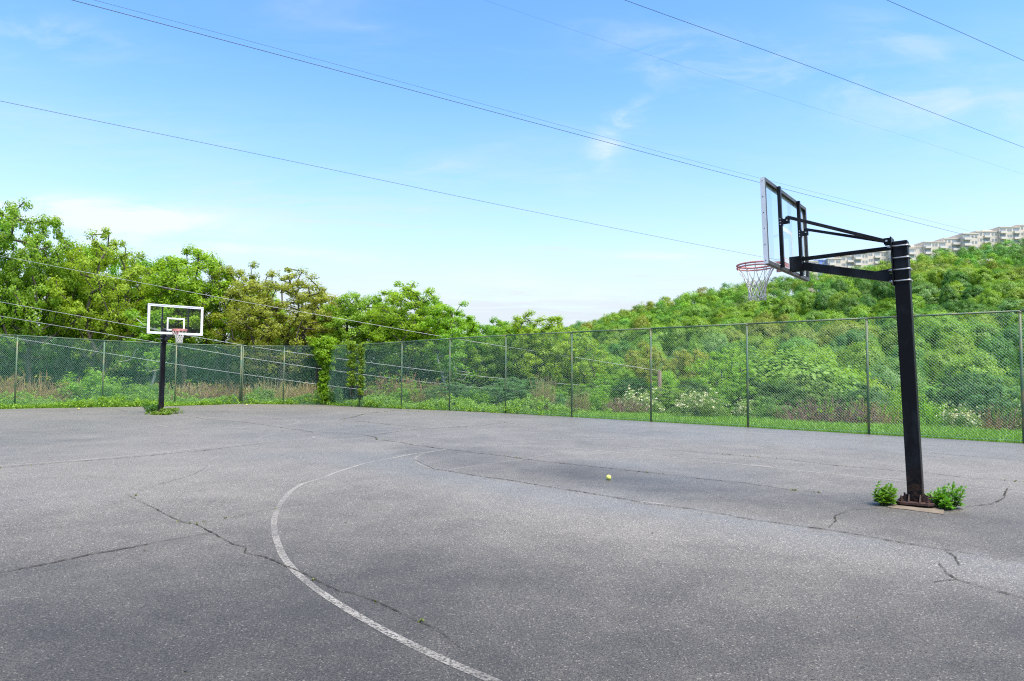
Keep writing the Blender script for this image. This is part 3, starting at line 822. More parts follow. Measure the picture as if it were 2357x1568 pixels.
# ------------------------------------------------------------------ basketball hoops
L_, ZB, HB, DEP, WB = 1.23, 2.80, 1.03, 0.055, 1.83
RIM_Z, RIM_X = 2.95, L_ + DEP + 0.15 + 0.2286
def ring_frame(x0, x1, y1, z0, z1, w):
    mb = MB()
    mb.box((x0, -y1, z1-w), (x1, y1, z1)); mb.box((x0, -y1, z0), (x1, y1, z0+w))
    mb.box((x0, -y1, z0+w), (x1, -y1+w, z1-w)); mb.box((x0, y1-w, z0+w), (x1, y1, z1-w))
    return mb
def u_path(z):
    pts = [(0.125, 0.088, z)]
    for cx_, cy_, a0 in ((-0.062, 0.062, 90), (-0.062, -0.062, 180)):
        for a in range(0, 91, 18):
            t = rad(a0 + a); pts.append((cx_ + 0.026*math.cos(t), cy_ + 0.026*math.sin(t), z))
    return pts + [(0.125, -0.088, z)]
def make_hoop(loc, yaw, tilt, label, pole_h):
    root = empty('basketball_hoop', loc)
    root.rotation_mode = 'XYZ'
    root.rotation_euler = (Matrix.Rotation(yaw, 4, 'Z') @ Matrix.Rotation(tilt, 4, 'Y')).to_euler()
    tag(root, label, 'basketball hoop', 'basketball hoops of the court')
    K = M['black']
    MB().box((-0.0762, -0.0762, 0.048), (0.0762, 0.0762, pole_h), 0.010).build('pole', K, root)
    c = 0.05; s = 0.185
    bp = MB().prism([(-s+c, -s), (s-c, -s), (s, -s+c), (s, s-c), (s-c, s), (-s+c, s), (-s, s-c), (-s, -s+c)], 0.022, 0.046).build('base_plate', M['rust'], root)
    for sx, sy, hx in ((1, 0, 0), (-1, 0, 0), (0, 1, 1), (0, -1, 1)):
        for off in (-0.055, 0.055):
            M4 = Matrix.Rotation(math.atan2(sy, sx), 4, 'Z') @ Matrix.Translation((0, off, 0)) @ Matrix.Rotation(math.pi/2, 4, 'X')
            MB().prism([(0.0765, 0.047), (0.172, 0.047), (0.166, 0.060), (0.0765, 0.125)], -0.006, 0.006, M4).build('gusset', M['rust'], root)
    for sx in (-1, 1):
        for sy in (-1, 1):
            b = MB().tube([(sx*0.128, sy*0.128, -0.05), (sx*0.128, sy*0.128, 0.112)], 0.0105, 8).build('anchor_bolt', M['rust'], root)
            MB().tube([(sx*0.128, sy*0.128, 0.046), (sx*0.128, sy*0.128, 0.070)], 0.021, 6).build('nut', M['rust'], b)
    MB().box((0.078, -0.115, 2.505), (0.090, 0.115, 3.075), 0.002).build('mounting_plate', K, root)
    for z in (2.555, 2.685, 2.822, 2.960):
        u = MB().tube(u_path(z), 0.0085, 8).build('u_bolt', M['zinc'], root, True)
        for sy in (-1, 1):
            MB().tube([(0.0905, sy*0.088, z), (0.104, sy*0.088, z)], 0.016, 6).build('nut', M['zinc'], u)
    MB().bar((0.091, 0, 2.600), (L_-0.15, 0, 2.868), 0.076, 0.100, bev=0.006).build('lower_arm', K, root)
    Mg = Matrix.Rotation(math.pi/2, 4, 'X')
    MB().prism([(0.091, 2.66), (0.30, 2.70), (0.091, 2.72)], -0.006, 0.006, Mg).build('arm_gusset', K, root)
    MB().bar((0.091, 0, 2.958), (L_-0.15, 0, 2.960), 0.045, 0.045, bev=0.004).build('upper_arm', K, root)
    mb = MB().box((L_-0.15, -0.060, 2.805), (L_-0.138, 0.060, 3.005))
    mb.box((L_-0.137, -0.060, 2.815), (L_-0.002, -0.050, 2.995)); mb.box((L_-0.137, 0.050, 2.815), (L_-0.002, 0.060, 2.995))
    mb.build('board_bracket', K, root)
    for sy in (-1, 1):
        MB().box((L_-0.042, sy*0.43-0.024, ZB+0.012), (L_-0.002, sy*0.43+0.024, ZB+HB-0.012), 0.003).build('board_strut', K, root)
        br = MB().bar((0.135, sy*0.022, 3.040), (L_-0.10, sy*0.43, 3.425), 0.030, 0.036, bev=0.003).build('brace', K, root)
        MB().bar((L_-0.075, sy*0.43-0.021, 3.428), (L_-0.165, sy*0.43-0.028*sy, 3.395), 0.006, 0.03).build('brace_tab', K, br)
        k = MB()
        for oy in (-0.020, 0.020):
            k.box((L_-0.125, sy*0.43+oy-0.003, 3.345), (L_-0.043, sy*0.43+oy+0.003, 3.405))
        k.box((L_-0.0475, sy*0.43-0.0235, 3.325), (L_-0.0425, sy*0.43+0.0235, 3.425))
        k = k.build('brace_bracket', K, root)
        MB().tube([(L_-0.105, sy*0.43-0.036, 3.378), (L_-0.105, sy*0.43+0.036, 3.378)], 0.009, 8).build('bolt', M['zinc'], k)
        for dz in (3.340, 3.375, 3.410):
            MB().tube([(L_-0.025, sy*0.43-0.029, dz), (L_-0.025, sy*0.43+0.029, dz)], 0.007, 6).build('bolt', M['zinc'], k)
    lug = MB().box((0.0905, -0.050, 3.00), (0.165, -0.043, 3.075))
    lug.box((0.0905, 0.043, 3.00), (0.165, 0.050, 3.075)); lug = lug.build('brace_lug', K, root)
    MB().tube([(0.135, -0.062, 3.040), (0.135, 0.062, 3.040)], 0.012, 8).build('bolt', M['zinc'], lug)
    bd_ = empty('backboard'); bd_.parent = root
    ring_frame(L_, L_+0.005, WB/2, ZB, ZB+HB, 0.042).build('back_flange', M['frame_dark'], bd_)
    ring_frame(L_+0.0055, L_+DEP-0.006, WB/2-0.003, ZB+0.001, ZB+HB-0.003, 0.024).build('frame_channel', M['frame_dark'], bd_)
    fr_ = ring_frame(L_+DEP-0.0055, L_+DEP, WB/2+0.001, ZB-0.001, ZB+HB+0.001, 0.032)
    for sy in (-1, 1):
        fr_.box((L_+0.001, min(sy*(WB/2+0.001), sy*(WB/2-0.0025)), ZB+0.001), (L_+DEP-0.0057, max(sy*(WB/2+0.001), sy*(WB/2-0.0025)), ZB+HB))
    fr_.build('frame', M['frame_white'], bd_)
    MB().add([(L_+0.038, -WB/2+0.028, ZB+0.028), (L_+0.038, WB/2-0.028, ZB+0.028), (L_+0.038, WB/2-0.028, ZB+HB-0.028), (L_+0.038, -WB/2+0.028, ZB+HB-0.028)], [(0, 1, 2, 3)]).build('acrylic_pane', M['acrylic'], bd_)
    ring_frame(L_+0.0405, L_+0.0425, WB/2-0.0265, ZB+0.0265, ZB+HB-0.0265, 0.050).build('painted_border', M['print_white'], bd_)
    ring_frame(L_+0.0405, L_+0.0425, 0.295, 2.935, 3.385, 0.050).build('target_square', M['print_white'], bd_)
    for sy in (-1, 1):
        for zz in np.linspace(ZB+0.04, ZB+HB-0.04, 6):
            MB().tube([(L_+0.03, sy*(WB/2), zz), (L_+0.03, sy*(WB/2+0.004), zz)], 0.006, 6).build('frame_screw', M['frame_dark'], bd_)
    rim = empty('rim'); rim.parent = root
    X0 = L_ + DEP
    rb = MB().box((L_+0.043, -0.10, 2.815), (L_+0.058, 0.10, 2.995), 0.003)
    rb.box((L_+0.0585, -0.075, 2.915), (X0+0.155, 0.075, 2.932)); rb.box((L_+0.0585, -0.008, 2.83), (X0+0.12, 0.008, 2.914))
    rb.bar((X0+0.03, -0.085, 2.94), (RIM_X-0.19, -0.165, 2.94), 0.02, 0.02); rb.bar((X0+0.03, 0.085, 2.94), (RIM_X-0.19, 0.165, 2.94), 0.02, 0.02)
    rb.build('rim_bracket', M['rim_red'], rim)
    circ = lambda R, z, n=48: [(RIM_X + R*math.cos(2*math.pi*k/n), R*math.sin(2*math.pi*k/n), z) for k in range(n)]
    MB().tube(circ(0.2375, RIM_Z+0.012), 0.0125, 8, closed=True).build('ring', M['rim_red'], rim, True)
    MB().tube(circ(0.2375, RIM_Z-0.022), 0.0105, 8, closed=True).build('ring', M['rim_red'], rim, True)
    for k in range(12):
        a = 2*math.pi*(k+0.5)/12
        MB().tube([(RIM_X + 0.2375*math.cos(a), 0.2375*math.sin(a), RIM_Z+0.004), (RIM_X + 0.236*math.cos(a), 0.236*math.sin(a), RIM_Z-0.04), (RIM_X + 0.226*math.cos(a), 0.226*math.sin(a), RIM_Z-0.046)], 0.005, 5).build('net_hook', M['rim_red'], rim)
    net = MB()
    prof_s = [0, 0.25, 0.5, 0.75, 1.0]; prof_r = [0.226, 0.165, 0.125, 0.102, 0.108]
    rnd = random.Random(3)
    for k in range(12):
        for sgn in (-1, 1):
            pts = []
            for q in range(0, 17):
                s = q/16
                tw = 0.5 + (s*0.9 if s < 0.32 else 0.29 + (s-0.32)*3.4)*1.0
                a = 2*math.pi*(k + sgn*tw + (0.5 if sgn < 0 else -0.5) + 0.5)/12
                R = float(np.interp(s, prof_s, prof_r)) + rnd.uniform(-0.004, 0.004)
                pts.append((RIM_X + R*math.cos(a), R*math.sin(a), RIM_Z - 0.045 - 0.40*s + rnd.uniform(-.004, .004)))
            net.tube(pts, [0.0036]*6 + [0.0062]*11, 5)
    net.tube([(RIM_X + 0.108*math.cos(a), 0.108*math.sin(a), RIM_Z-0.447 + 0.010*math.sin(a*6)) for a in np.linspace(0, 2*math.pi, 48, endpoint=False)], 0.005, 5, closed=True)
    net.build('net', M['net'], root, True)
    return root
make_hoop((4.5907, 7.6386, 0.004), 2.4794, 0.0317, 'black hoop seen from behind in the right foreground, backboard turned away', 3.02)
make_hoop((-12.7352, 24.3366, -0.01), -0.7914, 0.004, 'far black hoop on the left, white framed clear backboard facing us', 3.02)
# concrete footing under the near pole
fw = wpoly([((3400+x/3.9283)/1.7378, (1880+y/3.9283)/1.7378) for x, y in ((585, 592), (705, 500), (900, 478), (1330, 500), (1480, 600), (1470, 705))])
fp_ = MB().prism([(p[0], p[1]) for p in fw], -0.05, 0.0075)
tag(fp_.build('concrete_footing', M['concrete']), kind='structure')

# ------------------------------------------------------------------ tennis balls
def tennis_ball(pos, label):
    e = empty('tennis_ball', pos); tag(e, label, 'ball', 'stray tennis balls')
    bm = bmesh.new(); bmesh.ops.create_icosphere(bm, subdivisions=4, radius=0.0355)
    for v in bm.verts: v.co *= 1 + random.Random(v.index).uniform(-0.006, 0.006)
    me = bpy.data.meshes.new('felt'); bm.to_mesh(me); bm.free()
    for p in me.polygons: p.use_smooth = True
    me.materials.append(M['ball']); link('felt', me, e, (0, 0, 0.0355))
    pts = []
    for k in range(64):
        t = 2*math.pi*k/64
        v = Vector((0.75*math.cos(t)+0.25*math.cos(3*t), 0.75*math.sin(t)-0.25*math.sin(3*t), 0.866*math.sin(2*t))).normalized()*0.0350
        pts.append(Matrix.Rotation(0.9, 3, 'X') @ v)
    MB().tube(pts, 0.0021, 5, closed=True).build('seam', M['seam'], e, True, (0, 0, 0.0355))
tennis_ball(on_court(1401, 1105), 'yellow tennis ball lying in the middle of the court')
tennis_ball(on_court(181, 943), 'yellow tennis ball near the fence at the far left')
tennis_ball(on_court(568, 933), 'small yellow tennis ball at the weeds below the corner fence post')

# ------------------------------------------------------------------ trees beyond the left and corner fence
BRIGHT = (0.245, 0.430, 0.024); MID = (0.190, 0.370, 0.025); DEEP = (0.060, 0.150, 0.020); SHADE = (0.040, 0.105, 0.018)  # SHADE: leaf green with the deep shade under the trees painted in
YEL = (0.275, 0.420, 0.028); OLIVE = (0.310, 0.345, 0.045); SILVER = (0.120, 0.250, 0.090)
TT = []
for k, (R, base, ncl, per, sig, tr, lump) in enumerate((
        (2.7, 2.4, 240, 88, 0.28, 0.18, 0.30), (2.3, 2.7, 190, 90, 0.28, 0.16, 0.36), (3.1, 2.5, 280, 86, 0.29, 0.21, 0.32),
        (2.5, 2.2, 190, 84, 0.28, 0.15, 0.40), (3.3, 2.2, 270, 84, 0.29, 0.23, 0.32), (2.1, 2.4, 140, 84, 0.27, 0.13, 0.42))):
    TT.append((tree_meshes('tree%d' % k, 100+k, 10.0, R, base, ncl, per*1.45, 0.125, sig, tr, lumpy=lump, tip=0.018), R))
PALE_T = tree_meshes('pale_tree', 140, 10.0, 1.9, 3.4, 45, 110, 0.20, 0.40, 0.11, lumpy=0.5, bark='pale_bark', lean=0.13)
def hor(fx): return 862.4 + (fx - 1178)*0.0059
def tree_at(fx, Y, top, wpx, tmpl, color, label, rz, group=None, sink=0.0):
    p = at(fx, hor(fx), Y); z0 = float(terrain_z(p[0], p[1]))
    ztop = CAM_H + (hor(fx) - top)/FPX*Y
    h = ztop - z0
    meshes, R = (PALE_T, 1.9) if tmpl == 'pale' else TT[tmpl]
    sxy = (wpx/FPX*Y)/(2*R*1.12)
    return plant_tree('broadleaf_tree', meshes, (p[0], p[1], z0), rz, (sxy, sxy, h/9.9), color, label, 'tree', group)
G1 = 'trees beyond the court fence'
ROW = [
 (-25, 40, 492, 190, 0, MID, 'tall dark green tree cut by the left edge of the picture', 0.3),
 (68, 39, 488, 150, 1, MID, 'tallest green tree at the far left with a pointed top', 1.2),
 (158, 42, 545, 170, 2, BRIGHT, 'bushy green tree right of the tallest tree at far left', 2.2),
 (252, 40, 549, 190, 4, YEL, 'wide yellow-green tree left of the far backboard', 0.7),
 (338, 44, 564, 150, 3, MID, 'green tree behind the left edge of the far backboard', 2.9),
 (428, 40, 560, 200, 0, BRIGHT, 'rounded bright green tree rising above the far backboard', 1.9),
 (535, 41, 584, 125, 5, OLIVE, 'narrow brownish-yellow tree just right of the far backboard', 0.2),
 (640, 40, 629, 215, 4, OLIVE, 'broad spreading brownish-yellow tree with dark forked limbs', 3.4),
 (742, 44, 644, 140, 3, OLIVE, 'olive-topped tree standing behind the leafy vine', 1.1),
 (822, 41, 661, 170, 2, MID, 'green tree above the fence just right of the leafy vine', 0.9),
 (932, 40, 665, 150, 1, BRIGHT, 'bright green tree above the fence, left of the last tall tree in the row', 2.0),
 (1030, 39, 680, 125, 5, BRIGHT, 'thin bright green tree with open branches, last tall one in the row', 0.4),
 (1112, 41, 726, 120, 3, MID, 'low green treetop in the dip right of the tall row', 1.6),
 (1178, 39, 728, 95, 5, YEL, 'small yellow-green treetop, left one of the pair before the hill', 2.5),
 (1245, 38, 727, 120, 1, YEL, 'small yellow-green treetop, right one of the pair before the hill', 0.0),
]
ROW += [
 (205, 44, 552, 150, 0, MID, 'green tree between the bushy tree and the wide yellow-green tree', 0.9),
 (385, 45, 572, 140, 5, MID, 'narrow green tree just left of the rounded one above the far backboard', 2.4),
 (592, 45, 640, 140, 2, YEL, 'yellow-green tree between the narrow and the broad brownish-yellow trees', 1.0),
 (880, 44, 678, 130, 0, MID, 'mid green tree between two brighter ones right of the vine', 3.1),
 (982, 43, 686, 120, 1, MID, 'slim green tree left of the thin open-branched one', 1.5),
 (1075, 43, 716, 110, 3, BRIGHT, 'small bright treetop at the right foot of the tall row', 0.6),
 (1145, 43, 730, 115, 0, MID, 'low green treetop between the dip and the yellow-green pair', 2.1),
 (1212, 42, 732, 105, 2, BRIGHT, 'low bright treetop between the two yellow-green tops', 1.3),
 (1288, 42, 748, 115, 3, MID, 'last low green treetop where the hill begins', 2.7)]
for k, (fx, Y, top, w, tm, c, lab, rz) in enumerate(ROW):
    tree_at(fx, Y, top, w*1.25, tm, c, lab, rz, G1)
BACK = [(0, 49, 690, 200, 2, MID), (110, 50, 735, 200, 0, DEEP), (210, 49, 720, 200, 4, MID), (300, 51, 735, 190, 2, MID), (390, 50, 720, 200, 0, MID),
        (480, 49, 740, 190, 4, MID), (590, 50, 745, 200, 2, OLIVE), (690, 49, 740, 190, 0, MID), (780, 50, 738, 180, 2, MID), (880, 49, 745, 190, 4, MID), (985, 49, 745, 180, 0, MID), (1075, 48, 765, 150, 2, MID)]
for k, (fx, Y, top, w, tm, c) in enumerate(BACK):
    tree_at(fx, Y, top, w, tm, c, 'shaded green tree half hidden behind the front row of trees on the left', k*1.7, 'second row of trees on the left')
tree_at(342, 37, 690, 120, 'pale', MID, 'slender tree with a pale lichen-covered trunk behind the far pole', 1.0, G1)
tree_at(1040, 37.5, 742, 110, 'pale', MID, 'slender tree with a pale leaning trunk behind the fence, below the last tall tree', 3.0, G1)
# trees seen through the right fence
THRU = [
 (1140, 40, 775, 150, 2, MID, 'green tree behind the fence under the low treetops', 0.5),
 (1230, 39.5, 770, 150, 0, MID, 'leafy green tree behind the fence below the pair of yellow-green tops', 1.9),
 (1320, 39.5, 772, 170, 4, BRIGHT, 'bright green tree with dark forked limbs where the hill begins', 2.6),
 (1405, 42, 805, 140, 2, MID, 'rounded green tree behind the fence, left of the olive trees', 0.8),
 (1478, 43, 786, 150, 0, OLIVE, 'brownish-olive tree behind the fence, left one of two', 1.3),
 (1575, 43, 790, 150, 2, OLIVE, 'brownish-olive tree behind the fence, right one of two', 2.3),
 (1535, 40.5, 838, 110, 3, BRIGHT, 'small bright green tree in front of the olive trees', 0.1),
 (1655, 40, 812, 190, 4, BRIGHT, 'broad bright yellow-green tree behind the fence above the white-flowering bush', 2.8),
]
for fx, Y, top, w, tm, c, lab, rz in THRU:
    tree_at(fx, Y, top, w, tm, c, lab, rz, G1)

# ------------------------------------------------------------------ wooded hillside
def far_leaf_mat():
    m, n, l, bs, out = mat_new('wood_leaf')
    a = n.new('ShaderNodeAttribute'); a.attribute_name = 'tint'
    ge = n.new('ShaderNodeNewGeometry'); h = n.new('ShaderNodeHueSaturation')
    l.new(a.outputs['Color'], h.inputs['Color'])
    l.new(mrange(n, l, ge.outputs['Random Per Island'], 0, 1, 0.7, 1.3), h.inputs['Value'])
    l.new(h.outputs[0], bs.inputs['Base Color']); bs.inputs['Roughness'].default_value = 0.55
    bs.inputs['Specular IOR Level'].default_value = 0.2
    tr = n.new('ShaderNodeBsdfTranslucent'); l.new(h.outputs[0], tr.inputs['Color'])
    mx = n.new('ShaderNodeMixShader'); mx.inputs[0].default_value = 0.3
    l.new(bs.outputs[0], mx.inputs[1]); l.new(tr.outputs[0], mx.inputs[2]); l.new(mx.outputs[0], out.inputs['Surface'])
    return m
M['wood_leaf'] = far_leaf_mat()
HT = []
for k, (R, base, ncl, per, sig) in enumerate(((3.4, 2.0, 170, 62, 0.52), (2.9, 1.8, 140, 62, 0.50), (3.9, 2.4, 200, 62, 0.56), (2.6, 1.6, 120, 62, 0.48), (3.2, 1.8, 160, 62, 0.52))):
    HT.append(tree_meshes('hill_tree%d' % k, 200+k, 9.0, R, base, ncl, per*1.45, 0.235, sig, 0.16, leafmat='leaf_far', lumpy=0.20, top=1.0, flat=0.9, sides=4, thin=0.8, dome=1.7, shell=0.72, rand=0.28))
rng = np.random.default_rng(21)
cand = []
cell = {}
for _ in range(60000):
    Y = math.sqrt(rng.uniform(47**2, 372**2)); u = rng.uniform(-0.02, 0.90)
    if Y < 58 and u < 0.36: continue
    X = u*Y
    sp = 7.6 - 0.002*Y
    kx, ky = int(X//8), int(Y//8); ok = True
    for a in (-1, 0, 1):
        for b in (-1, 0, 1):
            for q in cell.get((kx+a, ky+b), ()):
                if (q[0]-X)**2 + (q[1]-Y)**2 < sp*sp: ok = False; break
            if not ok: break
        if not ok: break
    if ok:
        if Y > 315 and X > 128: continue            # the flats stand here
        cell.setdefault((kx, ky), []).append((X, Y)); cand.append((X, Y))
cand += [(X, 315.5 + 1.2*math.sin(X)) for X in np.arange(131, 262, 5.2)]     # trees close under the flats
cand.sort(key=lambda q: q[1])
PAL = [((0.225, 0.375, 0.030), 'yellow-green'), ((0.165, 0.335, 0.034), 'fresh green'), ((0.250, 0.325, 0.040), 'olive'), ((0.180, 0.335, 0.085), 'silvery green'), ((0.105, 0.245, 0.034), 'deep green')]
ZONE = ((95, 'low behind the right fence'), (150, 'on the lower hillside'), (999, 'high on the hillside'))
hz_rng = np.random.default_rng(33)
def species(X, Y):
    v = math.sin(X*0.06+1.0)+math.sin(Y*0.05+X*0.03)+hz_rng.normal(0, 0.9)
    low = Y < 110
    if low: return [1, 3, 4, 3, 0, 1][int(np.clip((v+3), 0, 5.99))]
    return [2, 0, 1, 0, 4, 3][int(np.clip((v+3), 0, 5.99))]
n_ind = 290
rest = cand[n_ind:]
for X, Y in cand[:n_ind]:
    col_, cname = PAL[species(X, Y)]
    zn = next(t for lim, t in ZONE if Y < lim)
    sp_ = 'left of the near rim' if X/Y < 0.36 else ('between near rim and near pole' if X/Y < 0.58 else 'right of the near pole')
    s = hz_rng.uniform(1.0, 1.55) if Y < 100 else hz_rng.uniform(0.72, 1.45); hs_ = hz_rng.uniform(0.85, 1.2) if Y < 75 else hz_rng.uniform(0.88, 1.32)
    jit = hz_rng.uniform(0.85, 1.15)
    plant_tree('hillside_tree', HT[int(hz_rng.integers(5))], (X, Y, float(terrain_z(X, Y))-0.3), hz_rng.uniform(0, 6.28), (s, s, hs_), tuple(c*jit for c in col_),
               'round %s tree crown %s, %s' % (cname, zn, sp_), 'tree', '%s trees %s, %s' % (cname, zn, sp_))
VS, FS, CS = [], [], []
nv = 0
for X, Y in rest:
    col_, _ = PAL[species(X, Y)]
    R = hz_rng.uniform(2.5, 4.6); H = hz_rng.uniform(8.2, 11.5); z0 = float(terrain_z(X, Y))
    nc = 22
    d = hz_rng.normal(size=(nc, 3)); d /= np.linalg.norm(d, axis=1)[:, None]; d[:, 2] = np.abs(d[:, 2])*1.25 - 0.42
    cen = np.array([X, Y, z0 + H*0.55]) + d*np.array([R*0.74, R*0.74, H*0.40])
    V, F = blob_leaves(cen, 0.85, 56, 0.37, 0.7, hz_rng, flat=0.8, up=0.5, rand=0.28, outward=d*1.7)
    VS.append(V); FS.append(F + nv); nv += len(V)
    CS.append(np.tile(np.array([*(c*hz_rng.uniform(0.85, 1.15) for c in col_), 1.0], np.float32), (len(V), 1)))
me = np_mesh('woodland', np.concatenate(VS), np.concatenate(FS), M['wood_leaf'])
ca = me.color_attributes.new('tint', 'FLOAT_COLOR', 'POINT'); ca.data.foreach_set('color', np.concatenate(CS).ravel())
tag(link('woodland', me), 'distant wood of mixed green crowns covering the upper hill', 'woodland', kind='stuff')

# ------------------------------------------------------------------ flats on the ridge
M['render_beige'] = simple('beige_render', (0.58, 0.51, 0.415), (0.66, 0.585, 0.485), 0.2, 0.9)
M['render_pale'] = simple('pale_parapet', (0.60, 0.555, 0.48), (0.68, 0.63, 0.56), 0.3, 0.9)
M['blue_wrap'] = simple('blue_sheeting', (0.12, 0.20, 0.52), (0.34, 0.44, 0.72), 0.5, 0.6)
def window_glass():
    m, n, l, bs, out = mat_new('window_glass')
    bs.inputs['Base Color'].default_value = (0.25, 0.28, 0.28, 1); bs.inputs['Roughness'].default_value = 0.15
    return m
M['glass'] = window_glass()
flats = empty('apartment_building', (170, 322, 40))
tag(flats, 'long beige stepped apartment block with balconies along the wooded ridge', 'building')
def fl(mb, name, mat, par=flats): return mb.build(name, M[mat], par, loc=(-170, -322, -40)) if par is flats else mb.build(name, M[mat], par)
YB = 322.0; PX = YB/FPX; STOREY = 2.85
BL = [(1858, 1886, 601), (1886, 1909, 597), (1909, 1940, 596), (1940, 1971, 588), (1971, 2005, 582), (2005, 2052, 577), (2052, 2110, 571), (2110, 2134, 567),
      (2134, 2185, 556), (2185, 2222, 546), (2222, 2258, 537), (2258, 2310, 530), (2310, 2357, 521), (2357, 2425, 515), (2425, 2490, 508)]
for k, (xa, xb, ry) in enumerate(BL):
    yoff = YB + (0.0, 1.6, -0.8, 1.0)[k % 4]
    x0 = (xa-1178.5)*PX; x1 = (xb-1178.5)*PX
    zt = CAM_H + (hor((xa+xb)/2) - ry)/FPX*YB
    nf = 6
    wall = fl(MB().box((x0, yoff, zt-nf*STOREY-6), (x1-0.05, yoff+13, zt)), 'wall', 'blue_wrap' if k == 1 else 'render_beige')
    fl(MB().box((x0-0.1, yoff-0.25, zt+0.003), (x1+0.05, yoff+13.1, zt+0.45)), 'parapet', 'render_beige' if k != 1 else 'blue_wrap')
    nb = max(1, int(round((x1-x0)/3.9))); bw = (x1-x0)/nb
    for b in range(nb):
        bx = x0 + b*bw
        bal = (b + k) % 2 == 0
        for f in range(nf):
            zb_ = zt - (f+1)*STOREY
            if k == 1 and f > 0: continue
            if bal:
                fl(MB().box((bx+0.25, yoff-0.04, zb_+1.0), (bx+bw-0.25, yoff-0.003, zb_+2.45)), 'window', 'glass')
                fl(MB().box((bx+0.15, yoff-1.1, zb_-0.1), (bx+bw-0.15, yoff-0.003, zb_+0.95)), 'balcony', 'render_pale')
            else:
                for wx in ((0.55, 1.45), (bw-1.6, bw-0.6)):
                    fl(MB().box((bx+wx[0], yoff-0.04, zb_+1.0), (bx+wx[1], yoff-0.003, zb_+2.25)), 'window', 'glass')
for xa, xb, ry in ((2098, 2120, 559), (2281, 2304, 523.5), (2331, 2352, 516)):
    zt = CAM_H + (hor(xa) - ry)/FPX*YB
    fl(MB().box(((xa-1178.5)*PX, YB+3, zt-4.5), ((xb-1178.5)*PX, YB+9, zt)), 'roof_housing', 'render_beige')

# ------------------------------------------------------------------ overhead cables and the pole they drop to
def cable(pts, r, mat, label, group):
    P = smooth_poly(np.array(pts), 3)
    o = P[0].copy()
    ob = MB().tube([tuple(p-o) for p in P], r, 5).build('overhead_cable', M[mat], None, False, tuple(o))
    tag(ob, label, 'cable', group)
def level(fpts, h):
    """points of a cable that hangs at height h above the eye"""
    return [at(fx, fy, h*FPX/(hor(fx) - fy)) for fx, fy in fpts]
SKYG = 'overhead cables crossing the sky'
cable(level([(-150, -84), (165, 0), (700, 142), (1200, 275), (1750, 422), (2357, 575), (2500, 607)], 11.0), 0.011, 'cable', 'dark cable crossing the sky from the upper left down to the near backboard', SKYG)
cable(level([(-100, -84), (215, 0), (700, 128), (1200, 264), (1750, 412), (2357, 563), (2500, 595)], 11.4), 0.0055, 'cable', 'thin cable just above the thick dark one that meets the near backboard', SKYG)
cable(level([(-150, 200), (0, 233), (600, 356), (1200, 483), (1740, 590), (2110, 656), (2357, 696), (2500, 718)], 8.0), 0.008, 'cable', 'lowest dark sky cable, from the left edge to the near rim', SKYG)
cable(level([(1300, -52), (1435, 0), (1900, 165), (2357, 340), (2500, 393)], 12.0), 0.0085, 'cable', 'dark cable in the upper right, starting right of the top centre', SKYG)
cable(level([(1950, -42), (2040, 0), (2200, 69), (2357, 140), (2480, 195)], 12.0), 0.0075, 'cable', 'short dark cable cutting the top right corner', SKYG)
cable(level([(1000, -40), (1200, 30), (1700, 195), (2100, 318), (2357, 402), (2480, 440)], 12.5), 0.0025, 'cable', 'faint hairline cable across the upper right sky', SKYG)
def F2(p): return [(x/1.7378, y/1.7378) for x, y in p]
def drop(fp):
    out = []
    for fx, fy in F2(fp):
        out.append(at(fx, fy, 34.6 + 3.4*(fx+0)/1518))
    return out
LOWG = 'pale cables strung behind the fence'
cable(drop([(-150, 994), (0, 1023), (450, 1110), (900, 1195), (1300, 1264), (1800, 1353), (2291, 1428), (2640, 1484)]), 0.009, 'pale_cable', 'uppermost pale cable in front of the left trees', LOWG)
cable(drop([(-150, 1180), (0, 1208), (640, 1322), (998, 1387), (1281, 1425), (1607, 1468), (1900, 1505), (2291, 1540), (2640, 1560)]), 0.010, 'pale_cable', 'pale cable passing behind the far backboard', LOWG)
cable(drop([(-150, 1238), (0, 1265), (640, 1372), (998, 1434), (1290, 1477), (1607, 1519), (1900, 1549), (2170, 1575), (2640, 1606)]), 0.010, 'pale_cable', 'pale cable passing just under the far backboard', LOWG)
cable(drop([(-150, 1318), (0, 1343), (637, 1448), (998, 1501), (1304, 1542), (1607, 1578), (1900, 1608), (2139, 1627), (2640, 1660)]), 0.010, 'pale_cable', 'lowest pale cable, crossing the far black pole', LOWG)
cable([at(1519, 899, 38.0), at(1560, 905, 37.0), at(1600, 913, 36.2), at(1720, 925, 35)], 0.02, 'pale_cable', 'thick sagging cable right of the wooden pole', LOWG)
up = at(1518, 853, 38.0); upz = float(terrain_z(up[0], up[1]))
ue = empty('utility_pole', (up[0], up[1], upz)); tag(ue, 'brown wooden utility pole behind the right fence among bushes', 'pole')
hh = up[2]-upz
MB().tube([(0, 0, -0.5), (0, 0, hh*0.5), (0, 0, hh)], [0.14, 0.125, 0.11], 10).build('shaft', M['wood_pole'], ue, True)
ins = MB()
for k in range(5): ins.tube([(-0.55+0.22*k, -0.16, hh-1.0-0.03*k), (-0.40+0.22*k, -0.16, hh-1.02-0.03*k)], 0.06, 8)
ins.build('cable_clamp', M['cable'], ue)

